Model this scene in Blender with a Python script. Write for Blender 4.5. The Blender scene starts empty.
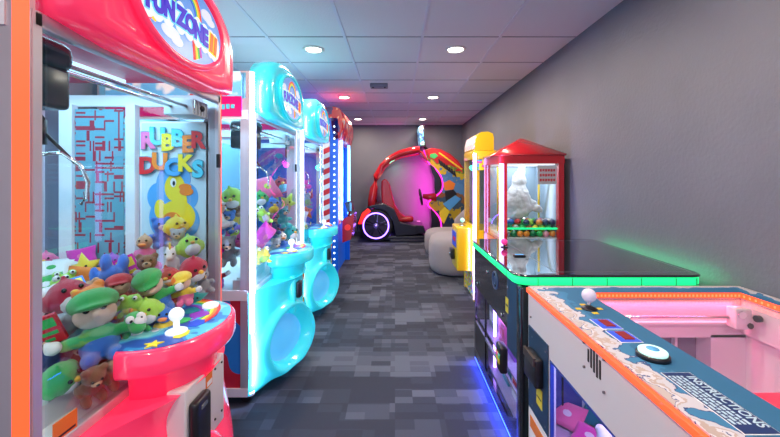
import bpy, bmesh, math, random
from mathutils import Vector, Matrix, noise
R = random.Random(7)
S = bpy.context.scene
COL = S.collection
PI = math.pi

# ------------------------------------------------------------------ camera
F = 350.0                                   # focal length in pixels of the 780 px wide frame
CAMZ = 1.26
cd = bpy.data.cameras.new('camera'); cam = bpy.data.objects.new('camera', cd); COL.objects.link(cam)
cam.location = (0, 0, CAMZ); cam.rotation_euler = (PI/2, 0, 0)
cd.sensor_width = 36; cd.lens = F/780*36; cd.clip_start = .02
cd.shift_x = -5/780; cd.shift_y = -41.5/780
S.camera = cam
# ------------------------------------------------------------------ world, exposure
w = bpy.data.worlds.new('world'); S.world = w; w.use_nodes = True
w.node_tree.nodes['Background'].inputs[0].default_value = (.52, .56, .82, 1)
w.node_tree.nodes['Background'].inputs[1].default_value = 1.25
S.view_settings.view_transform = 'Standard'; S.view_settings.look = 'None'
S.view_settings.gamma = 1; S.view_settings.use_curve_mapping = False
S.view_settings.exposure = 0.0
S.cycles.transparent_max_bounces = 32; S.cycles.max_bounces = 7; S.cycles.diffuse_bounces = 4
S.cycles.glossy_bounces = 4; S.cycles.sample_clamp_indirect = 4; S.cycles.caustics_reflective = False

def lamp(name, kind, loc, power, color, size=.1, rot=(0, 0, 0), sy=None, spot=None):
    d = bpy.data.lights.new(name, kind); o = bpy.data.objects.new(name, d); COL.objects.link(o)
    d.energy = power; d.color = color; o.location = loc; o.rotation_euler = rot
    if kind == 'AREA':
        d.size = size
        if sy: d.shape = 'RECTANGLE'; d.size_y = sy
        else: d.shape = 'DISK'
    else: d.shadow_soft_size = size
    if spot: d.spot_size = spot; d.spot_blend = .6
    return o
CEIL = 2.367
DOWN = [(x, 3.03+1.82*k) for x in (-.705, .525) for k in (0, 1, 2, -1, -2)]
for (x, y) in DOWN:
    lamp('downlight_lamp', 'AREA', (x, y, CEIL-.03), 19, (1, .82, .64), .14)

# ------------------------------------------------------------------ materials
MATS = {}
def mat(name, c=(.5, .5, .5), rough=.5, metal=0, e=None, es=0, bump=0, bscale=200, coat=0, vary=0, sheen=0, trans=0):
    if name in MATS: return MATS[name]
    m = bpy.data.materials.new(name); m.use_nodes = True; MATS[name] = m
    nt = m.node_tree; b = nt.nodes['Principled BSDF']
    b.inputs['Base Color'].default_value = (*c, 1); b.inputs['Roughness'].default_value = rough
    b.inputs['Metallic'].default_value = metal; b.inputs['Coat Weight'].default_value = coat
    b.inputs['Sheen Weight'].default_value = sheen
    if e: b.inputs['Emission Color'].default_value = (*e, 1); b.inputs['Emission Strength'].default_value = es
    if bump or vary:
        tc = nt.nodes.new('ShaderNodeTexCoord'); n = nt.nodes.new('ShaderNodeTexNoise')
        n.inputs['Scale'].default_value = bscale; n.inputs['Detail'].default_value = 3
        nt.links.new(tc.outputs['Object'], n.inputs['Vector'])
        if bump:
            bp = nt.nodes.new('ShaderNodeBump'); bp.inputs['Strength'].default_value = bump
            bp.inputs['Distance'].default_value = .01
            nt.links.new(n.outputs['Fac'], bp.inputs['Height']); nt.links.new(bp.outputs[0], b.inputs['Normal'])
        if vary:
            mx = nt.nodes.new('ShaderNodeMix'); mx.data_type = 'RGBA'
            mx.inputs[6].default_value = (*[v*(1-vary) for v in c], 1); mx.inputs[7].default_value = (*[min(1, v*(1+vary)) for v in c], 1)
            nt.links.new(n.outputs['Fac'], mx.inputs[0]); nt.links.new(mx.outputs[2], b.inputs['Base Color'])
    return m
def glow(name, c, s): return mat(name, tuple(v*.6 for v in c), .4, e=c, es=s)
def plush(c): return mat('plush_%02x%02x%02x' % tuple(int(min(1, v)*255) for v in c), c, .9, bump=.5, bscale=140, sheen=.4, vary=.12)

def glass(name='clear_glass', tint=(.94, .97, .98), refl=1.0):
    if name in MATS: return MATS[name]
    m = bpy.data.materials.new(name); m.use_nodes = True; MATS[name] = m
    nt = m.node_tree; N = nt.nodes; L = nt.links; N.remove(N['Principled BSDF'])
    tr = N.new('ShaderNodeBsdfTransparent'); tr.inputs[0].default_value = (*tint, 1)
    gl = N.new('ShaderNodeBsdfGlossy'); gl.inputs['Roughness'].default_value = .01
    lw = N.new('ShaderNodeLayerWeight'); lw.inputs[0].default_value = .5
    pw = N.new('ShaderNodeMath'); pw.operation = 'POWER'; pw.inputs[1].default_value = 4.5
    ma = N.new('ShaderNodeMath'); ma.operation = 'MULTIPLY_ADD'; ma.inputs[1].default_value = .9*refl; ma.inputs[2].default_value = .055*refl
    gb = N.new('ShaderNodeNewGeometry'); sb = N.new('ShaderNodeMath'); sb.operation = 'SUBTRACT'; sb.inputs[0].default_value = 1
    mu = N.new('ShaderNodeMath'); mu.operation = 'MULTIPLY'
    mx = N.new('ShaderNodeMixShader')
    L.new(lw.outputs['Facing'], pw.inputs[0]); L.new(pw.outputs[0], ma.inputs[0])
    L.new(gb.outputs['Backfacing'], sb.inputs[1]); L.new(sb.outputs[0], mu.inputs[0]); L.new(ma.outputs[0], mu.inputs[1])
    L.new(mu.outputs[0], mx.inputs[0]); L.new(tr.outputs[0], mx.inputs[1]); L.new(gl.outputs[0], mx.inputs[2])
    L.new(mx.outputs[0], N['Material Output'].inputs[0])
    return m
GLASS = glass()

class NB:                                    # small node-tree builder for pattern materials
    def __init__(s, name, rough=.6):
        s.m = bpy.data.materials.new(name); s.m.use_nodes = True; s.N = s.m.node_tree.nodes; s.L = s.m.node_tree.links
        s.b = s.N['Principled BSDF']; s.b.inputs['Roughness'].default_value = rough; MATS[name] = s.m
        s.tc = s.N.new('ShaderNodeTexCoord')
    def n(s, t, **k):
        x = s.N.new('ShaderNode'+t)
        for a, v in k.items(): setattr(x, a, v)
        return x
    def l(s, a, b): s.L.new(a, b)
    def ramp(s, src, stops, const=False):
        r = s.n('ValToRGB'); cr = r.color_ramp
        if const: cr.interpolation = 'CONSTANT'
        while len(cr.elements) < len(stops): cr.elements.new(.5)
        for e, (p, c) in zip(cr.elements, stops): e.position = p; e.color = (*c, 1)
        s.l(src, r.inputs[0]); return r.outputs[0]
    def mix(s, f, a, b):
        x = s.n('Mix', data_type='RGBA')
        for i, v in ((0, f), (6, a), (7, b)):
            if isinstance(v, (int, float)): x.inputs[i].default_value = v
            elif isinstance(v, tuple): x.inputs[i].default_value = (*v, 1)
            else: s.l(v, x.inputs[i])
        return x.outputs[2]
    def math(s, op, a, b=0):
        x = s.n('Math', operation=op)
        for i, v in ((0, a), (1, b)):
            if isinstance(v, (int, float)): x.inputs[i].default_value = v
            else: s.l(v, x.inputs[i])
        return x.outputs[0]
    def mapping(s, scale=(1, 1, 1), loc=(0, 0, 0), rot=(0, 0, 0)):
        m = s.n('Mapping'); s.l(s.tc.outputs['Object'], m.inputs[0])
        m.inputs['Scale'].default_value = scale; m.inputs['Location'].default_value = loc; m.inputs['Rotation'].default_value = rot
        return m.outputs[0]
    def snapnoise(s, cell, off=(0, 0, 0)):
        m = s.mapping(loc=off); v = s.n('VectorMath', operation='SNAP'); v.inputs[1].default_value = cell
        s.l(m, v.inputs[0]); wn = s.n('TexWhiteNoise'); s.l(v.outputs[0], wn.inputs[0]); return wn.outputs['Value']
    def color(s, c): s.l(c, s.b.inputs['Base Color'])
    def bump(s, h, st, d=.01):
        b = s.n('Bump'); b.inputs['Strength'].default_value = st; b.inputs['Distance'].default_value = d
        s.l(h, b.inputs['Height']); s.l(b.outputs[0], s.b.inputs['Normal'])
    def noise(s, sc, det=3, vec=None):
        x = s.n('TexNoise'); x.inputs['Scale'].default_value = sc; x.inputs['Detail'].default_value = det
        s.l(vec or s.tc.outputs['Object'], x.inputs['Vector']); return x.outputs['Fac']

# ------------------------------------------------------------------ mesh builder
class MB:
    def __init__(s, *mats):
        s.bm = bmesh.new(); s.mats = list(mats); s.mi = 0
    def _i(s, m):
        if m is None: return s.mi
        if m not in s.mats: s.mats.append(m)
        return s.mats.index(m)
    def box(s, a, b, m=None, bev=0, rot=None):
        i = s._i(m); a = Vector(a); b = Vector(b); c = (a+b)/2; d = b-a
        t = Matrix.Translation(c) @ (rot.to_4x4() if rot else Matrix()) @ Matrix.Diagonal((abs(d.x), abs(d.y), abs(d.z), 1))
        if not bev:
            g = bmesh.ops.create_cube(s.bm, size=1, matrix=t)
            for f in {f for v in g['verts'] for f in v.link_faces}: f.material_index = i
            return s
        q = bmesh.new(); bmesh.ops.create_cube(q, size=1, matrix=t)
        bmesh.ops.bevel(q, geom=q.edges[:], offset=bev, segments=3, affect='EDGES', profile=.5)
        return s.join(q, i)
    def join(s, q, i):
        vm = {}
        for v in q.verts: vm[v] = s.bm.verts.new(v.co)
        for f in q.faces:
            try: n = s.bm.faces.new([vm[v] for v in f.verts]); n.material_index = i; n.smooth = True
            except ValueError: pass
        q.free(); return s
    def cyl(s, p, q, r, r2=None, m=None, n=16, smooth=True):
        i = s._i(m); p = Vector(p); q = Vector(q); d = q-p
        t = Matrix.Translation((p+q)/2) @ d.to_track_quat('Z', 'Y').to_matrix().to_4x4()
        g = bmesh.ops.create_cone(s.bm, cap_ends=True, segments=n, radius1=r, radius2=r if r2 is None else r2, depth=d.length, matrix=t)
        for f in {f for v in g['verts'] for f in v.link_faces}: f.material_index = i; f.smooth = smooth and len(f.verts) == 4
        return s
    def ball(s, c, r, m=None, u=20, v=12, rot=None):
        i = s._i(m); r = (r, r, r) if isinstance(r, (int, float)) else r
        t = Matrix.Translation(c) @ (rot.to_4x4() if rot else Matrix()) @ Matrix.Diagonal((*r, 1))
        g = bmesh.ops.create_uvsphere(s.bm, u_segments=u, v_segments=v, radius=1, matrix=t)
        for f in {f for w in g['verts'] for f in w.link_faces}: f.material_index = i; f.smooth = True
        return s
    def tube(s, pts, r, m=None, n=10, flat=None, closed=False):
        i = s._i(m); pts = [Vector(p) for p in pts]; rings = []
        N = len(pts)
        for k, p in enumerate(pts):
            a = pts[(k-1) % N] if closed else pts[max(k-1, 0)]; b = pts[(k+1) % N] if closed else pts[min(k+1, N-1)]
            t = (b-a).normalized(); up = Vector(flat) if flat else (Vector((0, 0, 1)) if abs(t.z) < .95 else Vector((1, 0, 0)))
            x = t.cross(up).normalized(); y = x.cross(t)
            rr = r[k] if isinstance(r, (list, tuple)) else r
            rings.append([s.bm.verts.new(p + x*math.cos(2*PI*j/n)*rr + y*math.sin(2*PI*j/n)*rr) for j in range(n)])
        for k in range(N if closed else N-1):
            A = rings[k]; B = rings[(k+1) % N]
            for j in range(n):
                f = s.bm.faces.new((A[j], A[(j+1) % n], B[(j+1) % n], B[j])); f.material_index = i; f.smooth = True
        if not closed:
            for rg in (rings[0][::-1], rings[-1]):
                f = s.bm.faces.new(rg); f.material_index = i
        return s
    def prism(s, pts, ax, lo, hi, m=None, smooth=False):
        """extrude a 2-D outline along axis ax (0: pts are (y,z), 1: (x,z), 2: (x,y))"""
        i = s._i(m)
        def P(p, h):
            return (h, p[0], p[1]) if ax == 0 else (p[0], h, p[1]) if ax == 1 else (p[0], p[1], h)
        a = [s.bm.verts.new(P(p, lo)) for p in pts]; b = [s.bm.verts.new(P(p, hi)) for p in pts]
        n = len(pts); fs = [s.bm.faces.new(a), s.bm.faces.new(b[::-1])]
        for k in range(n):
            f = s.bm.faces.new((a[k], b[k], b[(k+1) % n], a[(k+1) % n])); f.smooth = smooth; fs.append(f)
        for f in fs: f.material_index = i
        return s
    def loft(s, rings, m=None, cap=True):
        i = s._i(m); V = [[s.bm.verts.new(p) for p in r] for r in rings]; n = len(V[0])
        for a, b in zip(V, V[1:]):
            for k in range(n):
                f = s.bm.faces.new((a[k], a[(k+1) % n], b[(k+1) % n], b[k])); f.smooth = True; f.material_index = i
        if cap:
            for r in (V[0][::-1], V[-1]): f = s.bm.faces.new(r); f.material_index = i
        return s
    def grid(s, fn, nu, nv, m=None):
        i = s._i(m); V = [[s.bm.verts.new(fn(a/nu, b/nv)) for b in range(nv+1)] for a in range(nu+1)]
        for a in range(nu):
            for b in range(nv):
                f = s.bm.faces.new((V[a][b], V[a+1][b], V[a+1][b+1], V[a][b+1])); f.smooth = True; f.material_index = i
        return s
    def lathe(s, c, prof, m=None, n=28, axis='Z'):
        rot = {'Z': Matrix.Identity(3), 'X': Matrix.Rotation(PI/2, 3, 'Y'), 'Y': Matrix.Rotation(-PI/2, 3, 'X')}[axis]
        c = Vector(c)
        return s.loft([[c + rot @ Vector((r*math.cos(2*PI*k/n), r*math.sin(2*PI*k/n), z)) for k in range(n)] for r, z in prof], m)
    def text(s, t, size, o, right, up, m=None, off=0, ext=.001, align='CENTER', sx=1):
        i = s._i(m); cu = bpy.data.curves.new('lettering', 'FONT'); cu.body = t; cu.size = size; cu.offset = off; cu.extrude = ext
        cu.align_x = align; cu.align_y = 'CENTER'; cu.resolution_u = 3
        ob = bpy.data.objects.new('lettering', cu); me = bpy.data.meshes.new_from_object(ob)
        bpy.data.objects.remove(ob); right = Vector(right).normalized(); up = Vector(up).normalized(); n = right.cross(up)
        M = Matrix((right, up, n)).transposed().to_4x4(); M.translation = Vector(o); me.transform(M @ Matrix.Diagonal((sx, 1, 1, 1)))
        q = bmesh.new(); q.from_mesh(me); bpy.data.meshes.remove(me); bpy.data.curves.remove(cu)
        vm = {v: s.bm.verts.new(v.co) for v in q.verts}
        for f in q.faces:
            try: nf = s.bm.faces.new([vm[v] for v in f.verts]); nf.material_index = i
            except ValueError: pass
        q.free(); return s
    def build(s, name, parent=None, m=None):
        if m is not None: s.mats = [m]
        bmesh.ops.recalc_face_normals(s.bm, faces=s.bm.faces[:])
        me = bpy.data.meshes.new(name); s.bm.to_mesh(me); s.bm.free()
        for x in s.mats: me.materials.append(x)
        o = bpy.data.objects.new(name, me); COL.objects.link(o)
        if parent: o.parent = parent
        return o
def thing(name, label, cat, loc, rz=0, group=None):
    o = bpy.data.objects.new(name, None); COL.objects.link(o); o.empty_display_size = .05
    o.location = loc; o.rotation_euler = (0, 0, rz); tag(o, label, cat, group); return o
def tag(o, label, cat, group=None):
    o['label'] = label; o['category'] = cat
    if group: o['group'] = group
    return o
def struct(o): o['kind'] = 'structure'; return o
def ell(cy, cz, a, b, n=40): return [(cy+a*math.cos(2*PI*k/n), cz+b*math.sin(2*PI*k/n)) for k in range(n)]

# ================================================================== THE ROOM
XL, XR, YB, YF = -1.70, 1.43, 7.45, -1.6
c = NB('carpet', .95)
v1 = c.snapnoise((.26, .13, 9)); v2 = c.snapnoise((.13, .065, 9), (.03, .01, 0)); v3 = c.snapnoise((.52, .26, 9), (.1, .07, 0))
v = c.math('ADD', c.math('MULTIPLY', v1, .42), c.math('ADD', c.math('MULTIPLY', v2, .33), c.math('MULTIPLY', v3, .25)))
col = c.ramp(v, [(0, (.030, .036, .056)), (.34, (.040, .048, .072)), (.47, (.068, .079, .112)), (.58, (.098, .112, .152)), (.70, (.13, .147, .19))], True)
fz = c.noise(260, 2, c.mapping((1, 3, 1)))
c.color(c.mix(c.math('MULTIPLY', fz, .55), col, (.02, .02, .03))); c.bump(fz, .6, .004)
struct(MB(c.m).box((XL, YF, -.08), (XR, YB, 0)).build('floor'))
def wallmat(name, a, b):
    c = NB(name, .55); c.color(c.mix(c.noise(3), a, b)); c.bump(c.noise(55, 4), .35, .006); return c.m
wr = wallmat('painted_wall', (.145, .150, .190), (.185, .190, .235))
struct(MB(wr).box((XR, YF, 0), (XR+.1, YB+.1, CEIL)).build('wall_right'))
struct(MB(wr).box((XL-.1, YB, 0), (XR, YB+.1, CEIL)).build('wall_back'))
struct(MB(wr).box((XL-.1, YF, 0), (XL, YB, CEIL)).build('wall_left'))
tile = mat('ceiling_tile', (.80, .78, .86), .9, bump=.25, bscale=90)
struct(MB(tile).box((XL-.1, YF, CEIL), (XR+.1, YB+.1, CEIL+.08)).build('ceiling'))
tb = mat('ceiling_bar', (.34, .32, .40), .6)
tl = mat('ceiling_bar_sheen', (.75, .75, .88), .4)  # lengthwise bars: reflected bluish light is put into this paler colour
g = MB(tb)
for k in range(-2, 5): g.box((-.397+.613*k-.011, YF, CEIL-.006), (-.397+.613*k+.011, YB, CEIL+.002), tl) if XL < -.397+.613*k < XR else None
y = 2.76-.6135*7
while y < YB: g.box((XL, y-.006, CEIL-.004), (XR, y+.006, CEIL+.002)); y += .6135
struct(g.build('trim_1'))
bb = mat('baseboard_vinyl', (.05, .05, .06), .5)
struct(MB(bb).box((XR-.012, YF, 0), (XR, YB, .10)).build('baseboard_right'))
struct(MB(bb).box((XL, YB-.012, 0), (XR-.013, YB, .10)).build('baseboard_back'))

white_trim = mat('white_trim', (.8, .78, .76), .4)
lens = glow('downlight_lens', (1, .93, .82), 14)
names = {0: 'nearest', 1: 'middle', 2: 'farthest'}
for (x, y) in DOWN:
    k = round((y-3.03)/1.82); side = 'left' if x < 0 else 'right'
    if k < 0:
        lb = 'round white recessed downlight in the ceiling above the camera' ; gr = 'downlights over the viewer'
    else: lb = '%s round recessed ceiling downlight in the %s row' % (names[k], side); gr = 'recessed ceiling downlights'
    t = thing('ceiling_downlight', lb, 'ceiling light', (x, y, CEIL), 0, gr)
    MB(white_trim).lathe((0, 0, 0), [(.09, 0), (.09, -.006), (.074, -.012), (.066, -.006), (.066, 0)]).build('trim_ring', t)
    MB(lens).lathe((0, 0, 0), [(.066, -.004), (.05, -.009), (.001, -.011)]).build('lens', t)
t = thing('ceiling_sensor', 'small grey rectangular sensor box on the ceiling between the downlight rows', 'sensor', (-.19, 4.17, CEIL))
gp = mat('grey_plastic', (.20, .19, .26), .5)
MB(gp).box((-.105, -.06, -.045), (.105, .06, 0), bev=.01).build('housing', t)
MB(mat('dark_eye', (.02, .02, .03), .2)).ball((-.07, -.035, -.045), .012).build('lens_eye', t)
MB(mat('dark_eye')).ball((.07, -.035, -.045), .012).build('lens_eye', t)
o = MB(mat('outlet_plastic', (.8, .8, .8), .4)).box((-.035, -.008, -.057), (.035, 0, .057), bev=.004)
for z in (-.025, .025):
    for x in (-.01, .01): o.box((x-.002, -.0095, z-.007), (x+.002, -.006, z+.007), mat('dark_eye'))
o = o.build('wall_outlet'); o.location = (.50, YB, .27); tag(o, 'white electrical outlet on the back wall under the ride', 'outlet')

# ================================================================== SHARED MATERIALS
ALU = mat('brushed_aluminium', (.62, .60, .66), .35, .55, vary=.04, bscale=30)
WHT = mat('white_enamel', (.80, .80, .84), .3)
BLK = mat('black_plastic', (.012, .012, .016), .3)
BLKS = mat('black_gloss', (.010, .012, .020), .12, coat=.5)
CHR = mat('chrome', (.75, .75, .78), .12, 1)
RUB = mat('rubber', (.015, .015, .017), .7)
NAVY = mat('navy_panel', (.015, .05, .11), .35)
ORG = mat('orange_print', (.85, .22, .03), .5)
YEL = mat('yellow_paint', (.85, .56, .01), .3, coat=.3)
YST = mat('yellow_sticker', (.75, .62, .05), .5)
RED = mat('red_paint', (.50, .012, .02), .25, coat=.5)
LEDW = glow('led_white', (.80, .90, 1.0), 5)
LEDP = glow('led_violet_white', (.70, .50, 1.0), 2.4)
LEDO = glow('led_orange', (1.0, .085, .022), 1.7)
LEDG = glow('led_green', (.015, .85, .26), 1.35)
LEDB = glow('led_blue', (.03, .08, 1.0), 14)
LEDM = glow('led_magenta', (1.0, .02, .45), 3)
PRM = {k: mat('print_'+k, v, .45) for k, v in dict(white=(.9, .9, .92), blue=(.03, .10, .75), sky=(.10, .42, .85), red=(.75, .02, .03), orange=(.95, .25, .03),
      yellow=(.95, .75, .04), green=(.06, .6, .16), purple=(.3, .05, .6), pink=(.95, .2, .5), black=(.01, .01, .02), cyan=(.1, .7, .9), lime=(.5, .85, .1), teal=(.02, .3, .4)).items()}

# ================================================================== CLAW MACHINES
def fairing_x(y, z, yp=-.16, zp=.27):
    """front moulding of a claw machine: how far it stands out of the cabinet front at height z"""
    u = abs(y)/.435
    plan = max(0, 1-u**2.6)**.62
    lo = math.exp(-((z-.24)/.19)**2); hi = 1/(1+math.exp(-(z-.69)/.015))
    d = .05+.095*math.exp(-(y/.36)**2)
    d += .095*lo*(1-.35*u)
    if z > .52: d += .05*((z-.52)/.1)**2*math.exp(-(y/.25)**4)
    p = plan*d
    if z < .09: p *= max(.55, z/.09)
    r = math.hypot((y-yp)/.185, (z-zp)/.165)
    if r < 1: p -= .085*(1-r**6)
    elif r < 1.35: p += .028*math.sin((r-1)/.35*PI)
    return max(p, .004)
def art_mat(name, base, ring):
    c = NB(name, .35); n = c.noise(4, 1, c.mapping((1, 1, 1)))
    c.color(c.ramp(n, [(0, base), (.52, base), (.53, ring), (.75, ring), (.76, (.9, .9, .95))], True)); return c.m
def sky_mat():
    c = NB('sky_print', .4); n = c.noise(9, 2)
    c.color(c.ramp(n, [(0, (.10, .45, .85)), (.52, (.16, .55, .92)), (.60, (.9, .93, 1)), (1, (1, 1, 1))])); 
    c.b.inputs['Emission Strength'].default_value = .25; c.l(c.b.inputs['Base Color'].links[0].from_socket, c.b.inputs['Emission Color']); return c.m
SKY = sky_mat()
def circuit_mat():
    c = NB('circuit_print', .4)
    def lines(cell, off, w, rot):
        v = c.snapnoise((cell[0], 9, cell[1]), off)
        return v
    a = c.snapnoise((.042, 9, .009), (0, 0, 0)); b = c.snapnoise((.007, 9, .045), (.01, 0, .02))
    f = c.math('MAXIMUM', c.math('GREATER_THAN', a, .84), c.math('GREATER_THAN', b, .88))
    c.color(c.mix(f, (.13, .36, .46), (.34, .02, .05))); return c.m
CIRC = circuit_mat()
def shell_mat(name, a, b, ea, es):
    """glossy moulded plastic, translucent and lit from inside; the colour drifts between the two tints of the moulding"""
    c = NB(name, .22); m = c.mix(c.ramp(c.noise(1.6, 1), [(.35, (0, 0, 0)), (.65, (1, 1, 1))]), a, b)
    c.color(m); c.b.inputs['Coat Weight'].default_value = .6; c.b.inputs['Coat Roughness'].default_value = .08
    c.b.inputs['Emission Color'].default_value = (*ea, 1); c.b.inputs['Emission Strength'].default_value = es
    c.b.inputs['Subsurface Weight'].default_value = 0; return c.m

def duck_poster(mb, y, x0, x1, z0, z1):
    """poster board facing -Y with the duck and its two lines of bubble letters"""
    W = x1-x0; H = z1-z0; cx = (x0+x1)/2; P = PRM
    mb.box((x0, y, z0), (x1, y+.008, z1), P['white'])
    mb.box((x0+.008, y-.002, z0+.008), (x1-.008, y, z1-.008), mat('poster_ground', (.62, .80, .88), .5))
    cnt = [0]
    def e(dx, dz, a, b, m, d):
        cnt[0] += 1; d = cnt[0]*.00035
        mb.prism([(p, q) for p, q in ell(cx+dx*W, z0+dz*H, a*W, b*H*.9, 28)], 1, y-.002-d, y-.002, m)
    for dx, dz, r in [(u_, v_+.20, w_) for u_, v_, w_ in ((-.22, .30, .17), (-.02, .38, .24), (.2, .30, .16), (-.1, .16, .26), (.18, .14, .2), (.1, .42, .15))]: e(dx, dz, r, r*.62, PRM['sky'], .001)
    for dx, dz, a, b, m, d in [(u_, v_+.20, *w_) for u_, v_, *w_ in ((.05, .17, .27, .12, 'yellow', .002), (-.2, .22, .08, .07, 'yellow', .002), (.02, .36, .15, .10, 'yellow', .003), (.1, .26, .1, .1, 'yellow', .003),
            (.19, .335, .10, .030, 'orange', .004), (.17, .365, .09, .025, 'orange', .005), (.0, .395, .042, .034, 'white', .004), (.01, .39, .02, .018, 'black', .005), (-.02, .15, .13, .055, 'orange', .003))]: e(dx, dz, a, b, P[m], d)
    for word, zz, cs in (('RUBBER', .885, 'pink cyan yellow cyan orange red'.split()), ('DUCKS', .72, 'red orange sky yellow cyan'.split())):
        n = len(word)
        for k, ch in enumerate(word):
            dz = (-.035, .03)[k % 2]*.5 - k*.006
            x = x0+W*(.13+.74*k/(n-1))
            mb.text(ch, .098, (x, y-.0085-k*.0004, z0+H*(zz+dz)), (1, 0, .05*(-1)**k), (0, 0, 1), mat('letter_edge', (.05, .32, .45), .5), off=.0075, ext=.0015)
            mb.text(ch, .098, (x, y-.0115-k*.0004, z0+H*(zz+dz)), (1, 0, .05*(-1)**k), (0, 0, 1), P[cs[k]], off=.0045, ext=.0015)

def oval_sign(root, x):
    zc = 1.778; P = PRM
    s = MB(mat('sign_face', (.16, .38, .85), .3, e=(.12, .36, .9), es=.4))
    s.prism(ell(0, zc, .228, .134), 0, x, x+.012); S_ = s.build('logo_sign', root)
    q = MB(); X = x+.012
    E = lambda c, k: mat('sign_'+k, c, .4, e=c, es=.4)
    CC = {'red': (.85, .03, .03), 'orange': (1, .3, .02), 'yellow': (1, .75, .05), 'green': (.08, .6, .12), 'blue': (.05, .15, .8), 'purple': (.5, .03, .5)}
    for k, m in enumerate(('red', 'orange', 'yellow', 'green', 'blue')):
        r = .088-.008*k; rr = [(r, j) for j in range(17)]+[(r-.008, j) for j in range(16, -1, -1)]
        q.prism([(a*math.cos(PI*j/16), zc+.028+a*math.sin(PI*j/16)) for a, j in rr], 0, X, X+.001, E(CC[m], m))
    for k, m in enumerate(('red', 'yellow', 'green', 'purple')):
        y = .03+k*.012; q.prism([(y, zc-.03), (y+.012, zc-.03), (y+.026, zc-.115+k*.006), (y+.010, zc-.119+k*.006)], 0, X, X+.001, E(CC[m], m))
    for k, m in enumerate(('red', 'yellow')): q.prism([(-.15+k*.02, zc-.02), (-.13+k*.02, zc-.02), (-.17+k*.02, zc-.075), (-.19+k*.02, zc-.068)], 0, X, X+.001, E(CC[m], m))
    for j_, (y, dz, a, b) in enumerate(((-.08, -.075, .045, .02), (-.05, -.09, .03, .016), (-.165, .045, .03, .018), (.12, .065, .035, .02), (.145, .052, .03, .014))):
        q.prism(ell(y, zc+dz, a, b, 20), 0, X, X+.0012+.0002*j_, E((.75, .88, 1), 'cloud'))
    q.build('rainbow_art', S_)
    q = MB(); wh = E((.85, .97, 1), 'white'); bl = E((.06, .03, .62), 'deepblue'); og = E((1, .15, .02), 'deeporange')
    L = [('F', -.182, -.022), ('U', -.143, -.018), ('N', -.096, -.014), ('Z', -.036, -.012), ('O', .012, -.014), ('N', .060, -.018), ('E', .104, -.022)]
    for j_, (ch, y, dz) in enumerate(L+[('I', .145, -.026), ('I', .172, -.03)]): q.prism(ell(y, zc+dz, .033, .052, 20), 0, X+.0015, X+.0024+.00015*j_, wh)
    for ch, y, dz in L:
        q.text(ch, .080, (X+.0045, y, zc+dz), (0, 1, 0), (0, 0, 1), E((.2, .75, .95), 'cyan'), off=.0085, sx=.86)
        q.text(ch, .080, (X+.0065, y, zc+dz), (0, 1, 0), (0, 0, 1), bl, off=.0045, sx=.86)
    for y, dz in ((.145, -.026), (.172, -.03)):
        q.text('I', .084, (X+.0045, y, zc+dz), (0, 1, -.12), (0, .12, 1), E((1, .8, .1), 'yellow'), off=.009)
        q.text('I', .084, (X+.0065, y, zc+dz), (0, 1, -.12), (0, .12, 1), og, off=.005)
    q.build('logo_lettering', S_)

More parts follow.
